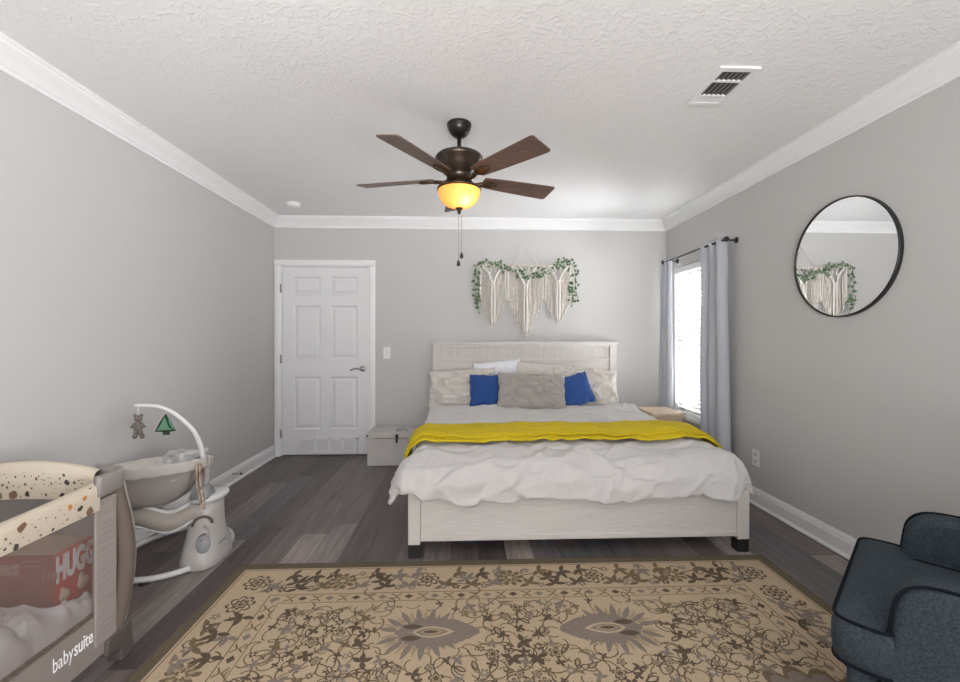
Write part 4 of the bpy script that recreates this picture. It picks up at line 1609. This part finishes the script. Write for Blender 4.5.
def rail_cover(p0, p1, nrm, zt, zb, arch, name, seed, th=0.045):
    """padded printed cover along a top rail; p0->p1 in plan, nrm the outward direction"""
    p0, p1, nrm = Vector((*p0, 0)), Vector((*p1, 0)), Vector((*nrm, 0))
    d = p1 - p0
    b = MB()
    nu = 28
    sec = []
    # section: outside bottom -> over the rail -> inside bottom (offset, height fraction)
    hh = zt - zb
    sec = [(0.50, 0.0), (0.54, 0.35), (0.56, 0.70), (0.48, 0.90), (0.22, 0.99), (0, 1.0), (-0.22, 0.99), (-0.48, 0.90), (-0.56, 0.70), (-0.54, 0.35), (-0.50, 0.0)]

    def P(u, o, f):
        a = arch * sin(pi * u) ** 0.8
        z = zb + hh * f + a * (f if arch < 0 else (0.35 + 0.65 * f))
        return p0 + d * u + nrm * (o * th) + Vector((0, 0, z))
    vs = [P(i / nu, o, f) for i in range(nu + 1) for o, f in sec]
    k = len(sec)
    fs = [(i * k + j, i * k + j + 1, (i + 1) * k + j + 1, (i + 1) * k + j) for i in range(nu) for j in range(k - 1)]
    b.add(vs, fs, 0, True)
    # printed flecks, leaves and little woodland shapes, on both faces
    rr = random.Random(seed)
    used = []
    for _ in range(260):
        u, f = rr.uniform(0.02, 0.98), rr.uniform(0.06, 0.86)
        r = rr.choice((0.0025, 0.003, 0.004, 0.006, 0.011, 0.016, 0.020))
        if any(hypot((u - a) * d.length, (f - c) * hh) < (r + q) * 1.4 for a, c, q in used):
            continue
        if len(used) > 130:
            break
        used.append((u, f, r))
        for sgn in (1, -1):
            o0 = sgn * (0.565 if 0.3 < f < 0.72 else 0.558 if f <= 0.3 else 0.56 - 0.30 * max(0, f - 0.70) / 0.2 * 0.8)
            mi = rr.choice((1, 1, 2, 3)) if r > 0.01 else rr.choice((1, 3, 3))
            m_ = 7 if r > 0.01 else 5
            rot = rr.random() * 6
            pts = []
            for q in range(m_):
                a_ = 2 * pi * q / m_ + rot
                e = r * rr.uniform(0.55, 1.15)
                pts.append(P(u + e * cos(a_) / d.length, o0 + sgn * 0.02, f + e * sin(a_) / hh))
            b.poly(pts, mi)
    return b.build(name, [M['print_'], M['printdark'], M['printorange'], M['printbrown']], py, fix=False)


zt = 0.722
rail_cover((PX1 - 0.02, PY0 + 0.10), (PX1 - 0.02, PY1 - 0.125), (1, 0), zt, 0.625, -0.012, 'rail_cover', 4)
rail_cover((PX0 + 0.02, PY0 + 0.06), (PX0 + 0.02, PY1 - 0.06), (-1, 0), zt, 0.625, -0.012, 'rail_cover', 5)
rail_cover((PX0 + 0.06, PY1 - 0.02), (PX1 - 0.085, PY1 - 0.02), (0, 1), 0.738, 0.625, 0.038, 'rail_cover', 6)
rail_cover((PX0 + 0.06, PY0 + 0.02), (PX1 - 0.06, PY0 + 0.02), (0, -1), 0.735, 0.625, 0.045, 'rail_cover', 7)


def corner(sx, sy):
    cx = PX1 if sx > 0 else PX0
    cy = PY1 if sy > 0 else PY0
    # curved tube post, padded; bulges outwards in the middle
    P = []
    for q in range(13):
        t = q / 12
        o = 0.030 * sin(pi * min(1, (1 - t) * 1.05)) ** 1.2 - 0.004
        P.append((cx + sx * (o * 0.55) - sx * 0.028, cy + sy * o - sy * 0.012, 0.085 + t * 0.60))
    b = MB()
    b.tube(P, [0.024 + 0.008 * sin(pi * q / 12) for q in range(13)], 14)
    pt = b.build('post', M['tube'], py)
    # pale bead down the outer edge
    if sx > 0:
        b = MB()
        b.tube([(x + 0.010, y + sy * (0.026 + 0.008 * sin(pi * q / 12)), z) for q, (x, y, z) in enumerate(P)], 0.006, 8)
        b.build('post_edging', M['swingbeige'], pt)
    # top corner cap: rounded elbow bracket
    b = MB()
    arc = []
    ox, oy = cx + sx * 0.012, cy + sy * 0.012
    for q in range(11):
        a = (pi / 2) * q / 10
        arc.append((ox - sx * 0.055 + sx * 0.055 * sin(a), oy - sy * 0.060 + sy * 0.060 * cos(a)))
    arc = [(ox - sx * 0.13, oy)] + arc + [(ox, oy - sy * 0.135), (ox - sx * 0.004, oy - sy * 0.15)]
    vs, fs = [], []
    m_ = len(arc)
    for (x, y) in arc:
        dx_, dy_ = (ox - sx * 0.11 - x), (oy - sy * 0.12 - y)
        q_ = hypot(dx_, dy_) or 1
        dx_, dy_ = dx_ / q_ * 0.011, dy_ / q_ * 0.011
        for z, w in ((0.668, 0.8), (0.680, 0.0), (0.735, -0.2), (0.748, 0.5), (0.748, 1.7), (0.668, 1.9)):
            vs.append((x + dx_ * w, y + dy_ * w, z))
    for i in range(m_ - 1):
        for j in range(6):
            j2 = (j + 1) % 6
            fs.append((i * 6 + j, i * 6 + j2, (i + 1) * 6 + j2, (i + 1) * 6 + j))
    fs += [tuple(range(6)), tuple((m_ - 1) * 6 + j for j in range(5, -1, -1))]
    b.add(vs, fs, 0, True)
    b.build('corner_cap', M['capgrey'], py)
    # foot
    ft = [(-0.085, 0.125), (0.030, 0.135), (0.040, 0.02), (0.030, 0.0), (-0.022, 0.0), (-0.026, 0.045), (-0.040, 0.058), (-0.082, 0.060), (-0.092, 0.072)]
    b = MB()
    b.prism([(cy + sy * a, z) for a, z in ft], lambda a, z, d: (d, a, z), cx - 0.055 if sx > 0 else cx, cx if sx > 0 else cx + 0.055)
    b.build('foot', M['footgrey'], py, bevel=0.008, seg=3)


for sx in (1, -1):
    for sy in (1, -1):
        corner(sx, sy)
# long and short sides: lower band, mesh, ribbed strips by the posts
for sx in (1, -1):
    x = PX1 - 0.012 if sx > 0 else PX0 + 0.012
    band = MB().box(min(x, x - sx * 0.006), max(x, x - sx * 0.006), PY0 + 0.03, PY1 - 0.03, 0.085, 0.245).build('lower_band', M['taupe'], py)
    MB().box(min(x, x - sx * 0.003), max(x, x - sx * 0.003), PY0 + 0.11, PY1 - 0.110, 0.240, 0.635).build('mesh_side', M['mesh'], py)
    for y0, y1 in ((PY1 - 0.128, PY1 - 0.034), (PY0 + 0.035, PY0 + 0.12)):
        MB().box(min(x + sx * 0.004, x - sx * 0.010), max(x + sx * 0.004, x - sx * 0.010), y0, y1, 0.125, 0.655).build('ribbed_strip', M['ribbed'], py, bevel=0.004)
    if sx > 0:
        tx = x + 0.0008
        text_mesh('lettering', 'baby', 0.070, lambda u, v, d: (tx + d, 1.428 + u, 0.160 + v), M['printwhite'], band, bold=-0.0006, width=0.074)
        text_mesh('lettering', 'suite', 0.070, lambda u, v, d: (tx + d, 1.505 + u, 0.160 + v), M['printwhite'], band, bold=0.0006, width=0.074)
for sy in (1, -1):
    y = PY1 - 0.012 if sy > 0 else PY0 + 0.012
    MB().box(PX0 + 0.03, PX1 - 0.03, min(y, y - sy * 0.006), max(y, y - sy * 0.006), 0.085, 0.245).build('lower_band', M['taupe'], py)
    MB().box(PX0 + 0.05, PX1 - 0.05, min(y, y - sy * 0.003), max(y, y - sy * 0.003), 0.240, 0.635).build('mesh_side', M['mesh'], py)
MB().box(PX0 + 0.03, PX1 - 0.03, PY0 + 0.03, PY1 - 0.03, 0.085, 0.100).build('floor_panel', M['taupe'], py)

pad = tag(MB().box(PX0 + 0.055, PX1 - 0.045, PY0 + 0.05, PY1 - 0.06, 0.1005, 0.255).build('playard_pad', M['pad'], bevel=0.012, seg=3),
          'tan patterned pad lying on the bottom of the playard', 'pad')

# nappy carton standing inside
cb = thing('diaper_carton', 'red cardboard carton with white lettering standing inside the playard', 'box', (-1.58, 1.60, 0.2555))
cx0, cx1, cy0, cy1, cz0, cz1 = -1.86, -1.425, 1.540, 1.690, 0.2555, 0.492
b = MB()
b.box(cx0, cx1, cy0, cy1, cz0, cz1)
o = b.build('carton_body', [M['redcard'], M['redcard_shade'], M['cartontop']], cb)
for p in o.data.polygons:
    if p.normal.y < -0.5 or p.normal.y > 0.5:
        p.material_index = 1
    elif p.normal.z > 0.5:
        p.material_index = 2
text_mesh('lettering', 'HUGG', 0.118, lambda u, v, d: (cx1 + 0.0008 + d, cy0 + 0.003 + u, 0.392 + v), M['printwhite'], cb, bold=0.006, width=0.155)
text_mesh('lettering', 'gies', 0.075, lambda u, v, d: (-1.665 + u, cy0 - 0.0008 - d, 0.425 + v), M['printfaint'], cb, bold=0.003, width=0.125)
b = MB()
b.box(cx1 + 0.0003, cx1 + 0.0010, cy0 + 0.002, cy1 - 0.002, 0.482, 0.486)
b.box(cx1 - 0.105, cx1 - 0.045, cy0 - 0.001, cy0 - 0.0003, 0.468, 0.472)
b.box(cx1 - 0.105, cx1 - 0.050, cy0 - 0.001, cy0 - 0.0003, 0.452, 0.455)
b.build('print_lines', M['printfaint'], cb)
text_mesh('lettering', '(18', 0.040, lambda u, v, d: (-1.468 + u, cy0 - 0.0008 - d, 0.405 + v), M['printfaint'], cb, bold=0.001)
for y, z, r in ((cy0 + 0.035, 0.330, 0.020), (cy0 + 0.110, 0.338, 0.024)):
    b = MB()
    b.lathe([(r, 0.0004), (r * 0.98, 0.0009), (0.0001, 0.001)], (cx1, y, z), 18, axis='x')
    b.lathe([(r * 0.55, 0.0006), (0.0001, 0.0013)], (cx1, y - r * 0.3, z + r * 1.1), 12, axis='x')
    b.build('printed_picture', M['printcream'], cb)

# crumpled plastic bag
b = MB()


def bag_fn(sg):
    def fn(u, v):
        y = 0.80 + v * 0.84
        k = min(1, max(0, (y - 1.44) / 0.06))
        x0 = -1.88 + 0.475 * k * k * (3 - 2 * k)
        x = x0 + u * (-1.342 - x0)
        e = (sin(pi * u) * sin(pi * v) ** 0.8) ** 0.30 if 0 < u < 1 and 0 < v < 1 else 0
        if sg > 0:
            cr = abs(nz(x * 11, y * 11, 3)) + 0.5 * abs(nz(x * 25, y * 23, 1))
            z = 0.257 + e * (0.112 - 0.045 * k + 0.035 * nz(x * 6, y * 6) + 0.115 * cr)
            x += 0.010 * nz(y * 14, z * 14, 1)
        else:
            z = 0.2565
        return (min(x, -1.338), y, z)
    return fn


b.grid(bag_fn(1), 90, 110)
b.grid(bag_fn(-1), 6, 6)
tag(b.build('plastic_bag', M['bag'], fix=False), 'crumpled white plastic bag lying in the playard in front of the red carton', 'bag')

# ------------------------------------------------------------------ baby swing
sw = thing('baby_swing', 'cream and grey baby swing with a toy bar, behind the playard', 'baby swing', (-1.66, 2.5, 0))
TX, TY = -1.452, 2.455
# floor ring
ring = []
for q in range(41):
    a = radians(-15 - 330 * q / 40)
    ring.append((-1.665 + 0.270 * cos(a), 2.53 + 0.310 * sin(a), 0.020))
MB().tube(ring, 0.015, 12).build('floor_ring', M['swingwhite'], sw)
for q in (8, 20, 32):
    MB().lathe([(0.024, 0.0), (0.024, 0.012)], (ring[q][0], ring[q][1], 0), 12).build('rubber_foot', M['blackplastic'], sw)
# tower: flared body
lv = [(0.0, 0.096, 0.140), (0.010, 0.102, 0.148), (0.05, 0.100, 0.145), (0.10, 0.090, 0.130), (0.15, 0.080, 0.112), (0.20, 0.073, 0.100), (0.28, 0.070, 0.096), (0.345, 0.070, 0.098)]
b = MB()
nn = 36
vs, fs = [], []
for (z, rx, ry) in lv:
    for j in range(nn):
        q = 2 * pi * j / nn
        e = 0.72
        x = rx * abs(cos(q)) ** e * (1 if cos(q) > 0 else -1)
        y = ry * abs(sin(q)) ** e * (1 if sin(q) > 0 else -1)
        vs.append((TX + x, TY + y + 0.01, z))
for i in range(len(lv) - 1):
    for j in range(nn):
        j2 = (j + 1) % nn
        fs.append((i * nn + j, i * nn + j2, (i + 1) * nn + j2, (i + 1) * nn + j))
fs += [tuple(range(nn))[::-1], tuple((len(lv) - 1) * nn + j for j in range(nn))]
b.add(vs, fs, 0, True)
tw = b.build('tower', M['swingcream'], sw)
MB().lathe([(0.0001, 0.345), (0.098, 0.345), (0.104, 0.352), (0.104, 0.364), (0.096, 0.374), (0.04, 0.382), (0.0001, 0.383)], (TX + 0.008, TY + 0.02, 0), 32, sx=0.86, sy=1.16).build('tower_lid', M['swingwhite'], sw)
# control dial and dark handle arch on the face towards the camera
fd = Vector((0.50, -0.866, 0))
Rk = Matrix.Rotation(atan2(fd.y, fd.x), 3, 'Z') @ Matrix.Rotation(pi / 2, 3, 'Y')
kc = Vector((TX + 0.045, TY - 0.098, 0.135))
MB().lathe([(0.040, -0.02), (0.040, 0.014), (0.034, 0.020), (0.0001, 0.022)], kc, 24, R=Rk, sx=1.25, sy=0.8).build('control_dial', M['knob'], tw)
b = MB()
side = Vector((0.866, 0.50, 0))
hc = Vector((TX + 0.030, TY - 0.082, 0.235))
b.tube([hc + side * (0.046 * cos(q * pi / 10)) + Vector((0, 0, 0.042 * sin(q * pi / 10))) + fd * 0.012 for q in range(11)], 0.007, 8)
b.build('carry_arch', mat('brown_arch', (0.10, 0.07, 0.06), 0.6), tw)
b = MB()
b.tube(smooth_path([hc + side * 0.01 + fd * 0.016 + Vector((0, 0, -0.005)), kc + fd * 0.03 + side * 0.028 + Vector((0, 0, 0.07)), kc + fd * 0.026 + side * -0.01 + Vector((0, 0, 0.03))], 6), 0.006, 8)
b.build('cable', M['swinggrey'], tw)
text_mesh('lettering', 'ingenuity', 0.020, lambda u, v, d: (TX + 0.096 + d, TY - 0.045 + u, 0.105 + v), M['knob'], tw, bold=0.0003)
# hub drum and swing arm (curved cloth-covered panel sweeping to the left)
MB().lathe([(0.0001, -0.052), (0.040, -0.050), (0.048, -0.030), (0.048, 0.03), (0.0001, 0.035)], (TX + 0.012, TY - 0.045, 0.385), 24, axis='y').build('hub', M['knob'], sw)
b = MB()
arm = smooth_path([(TX - 0.02, TY - 0.05, 0.30), (TX - 0.12, TY - 0.09, 0.255), (TX - 0.24, TY - 0.10, 0.285), (TX - 0.36, TY - 0.08, 0.30), (TX - 0.47, TY - 0.02, 0.36)], 7)
b.tube(arm, [0.034 + 0.022 * sin(pi * min(1, i / 22)) for i in range(len(arm))], 14, flat=1.0)
b.build('swing_arm', M['swingbeige'], sw)
b = MB()
b.tube([(x, y - 0.012, z + 0.054) for x, y, z in arm], 0.011, 10)
b.tube([(x, y - 0.030, z - 0.045) for x, y, z in arm], 0.010, 10)
b.build('arm_tube', M['swingwhite'], sw)
b = MB()
arm2 = smooth_path([(TX - 0.01, TY + 0.06, 0.22), (TX - 0.12, TY + 0.12, 0.17), (TX - 0.28, TY + 0.16, 0.19), (TX - 0.42, TY + 0.14, 0.24)], 7)
b.tube(arm2, 0.016, 10)
b.build('rear_arm', M['swingwhite'], sw)
# seat: rim hoop and hammock
rim = []
for q in range(48):
    a = 2 * pi * q / 48
    rim.append((-1.705 + 0.262 * cos(a), 2.42 + 0.205 * sin(a), 0.545 + 0.022 * cos(a) - 0.020 * sin(a)))
MB().tube(rim, 0.017, 12, closed=True).build('seat_rim', M['swingwhite'], sw)


def seat_fn(u, v):
    a = 2 * pi * u
    k = 1 - v
    f = 0.22 * (1 - k ** 2.6)
    sx_ = 0.262 * (k ** 0.7)
    sy_ = 0.205 * (k ** 0.7)
    return (-1.705 - 0.03 * v + sx_ * cos(a), 2.42 + sy_ * sin(a), 0.550 + (0.022 * cos(a) - 0.020 * sin(a)) * k - f + 0.004 * nz(a * 2, v * 5))


MB().grid(seat_fn, 48, 14).build('seat_cloth', M['swinggrey'], sw, solid=0.006, fix=False)


def band_fn(u, v):
    a = 2 * pi * u
    z0 = 0.545 + 0.022 * cos(a) - 0.020 * sin(a)
    e = 1.075 + 0.01 * sin(pi * v)
    return (-1.705 + 0.262 * e * cos(a), 2.42 + 0.205 * e * sin(a), z0 + 0.018 - 0.055 * v + 0.003 * sin(a * 24))


MB().grid(band_fn, 96, 6).build('seat_binding', M['swingbind'], sw, solid=0.004, fix=False)
hp = MB()
f = pillow_fn(0.20, 0.13, 0.07, 3.0, 0.004)
for sg in (-1, 1):
    s_ = f(sg)
    hp.grid(lambda u, v: Vector((-1.600, 2.47, 0.570)) + Matrix.Rotation(radians(-74), 3, 'X') @ s_(u, v), 20, 16)
hp.build('head_support', M['leafprint'], sw)
hp = MB()
for sg in (-1, 1):
    s_ = f(sg)
    hp.grid(lambda u, v: Vector((-1.715, 2.425, 0.505)) + Matrix.Rotation(radians(-84), 3, 'X') @ (Vector((s_(u, v).x * 2.1, s_(u, v).y * 1.5, s_(u, v).z * 2.2))), 20, 16)
hp.build('seat_liner', M['cream'], sw)
# upright bracket from hub to seat, with hanging strap
MB().tube(smooth_path([(TX + 0.01, TY - 0.03, 0.38), (TX + 0.016, TY - 0.02, 0.47), (-1.435, 2.42, 0.565)], 5), 0.016, 10).build('seat_bracket', M['swinggrey'], sw)
b = MB()
for o in (0.0, 0.016):
    b.tube(smooth_path([(-1.425 + o, 2.335, 0.575), (-1.415 + o, 2.315, 0.50), (-1.405 + o, 2.320, 0.40), (-1.398 + o, 2.325, 0.335)], 6), 0.0085, 8, flat=0.5)
b.build('strap', M['strapbrown'], sw)
# toy bar
bar = smooth_path([(-1.445, 2.42, 0.57), (-1.450, 2.40, 0.66), (-1.478, 2.37, 0.755), (-1.530, 2.33, 0.835), (-1.590, 2.305, 0.880), (-1.65, 2.285, 0.893), (-1.705, 2.275, 0.896)], 7)
b = MB()
b.tube(bar, [0.0145 - 0.007 * i / (len(bar) - 1) for i in range(len(bar))], 12)
b.build('toy_bar', M['swingwhite'], sw)

# hanging toys
TYY = 2.277
bt = thing('toy_bear', 'speckled brown plush bear hanging from the swing toy bar', 'toy', (-1.690, TYY, 0.72))
bx = -1.690
b = MB()
b.ball((bx, TYY, 0.8280), 0.019, 14, s=(1.05, 0.7, 0.92))
for sg in (-1, 1):
    b.ball((bx + sg * 0.017, TYY, 0.8440), 0.0085, 10, s=(1, 0.6, 1))
    b.tube([(bx + sg * 0.012, TYY, 0.8020), (bx + sg * 0.033, TYY - 0.002, 0.7820)], [0.009, 0.0075], 8)
b.ball((bx, TYY, 0.7870), 0.023, 14, s=(0.95, 0.65, 1.25))
b.tube([(bx - 0.009, TYY, 0.7720), (bx - 0.014, TYY, 0.7370)], [0.012, 0.010], 10)
b.tube([(bx + 0.008, TYY, 0.7720), (bx + 0.020, TYY, 0.7360)], [0.012, 0.010], 10)
b.ball((bx - 0.015, TYY - 0.003, 0.7350), 0.012, 10)
b.ball((bx + 0.023, TYY - 0.003, 0.7350), 0.012, 10)
b.build('plush_body', M['bear'], bt)
MB().tube([(bx, TYY, 0.8420), (bx + 0.002, TYY - 0.001, 0.8860)], 0.0018, 6).build('string', M['cordlight'], bt)

tt = thing('toy_tree', 'green felt tree with black edging hanging from the swing toy bar', 'toy', (-1.572, 2.311, 0.74))
qx, qy = -1.572, 2.311
tri = [(-0.048, 0.7540), (0.048, 0.7590), (0.0, 0.8400)]
MB().prism([(qx + a, z) for a, z in tri], lambda a, z, d: (a, d, z), qy - 0.008, qy + 0.008).build('felt_tree', M['felt'], tt, bevel=0.003)
MB().tube([(qx + a, qy - 0.006, z) for a, z in [(-0.048, 0.7540), (-0.024, 0.7970), (0, 0.8400), (0.024, 0.7775), (0.048, 0.7590), (0.0, 0.7560)]], 0.0062, 8, closed=True).build('edging', M['feltdark'], tt)
MB().box(qx - 0.015, qx + 0.017, qy - 0.006, qy + 0.006, 0.7340, 0.7560).build('felt_stem', M['trunkfelt'], tt, bevel=0.002)
MB().tube([(qx, qy, 0.8400), (qx, qy, 0.8720)], 0.002, 6).build('string', M['cordlight'], tt)
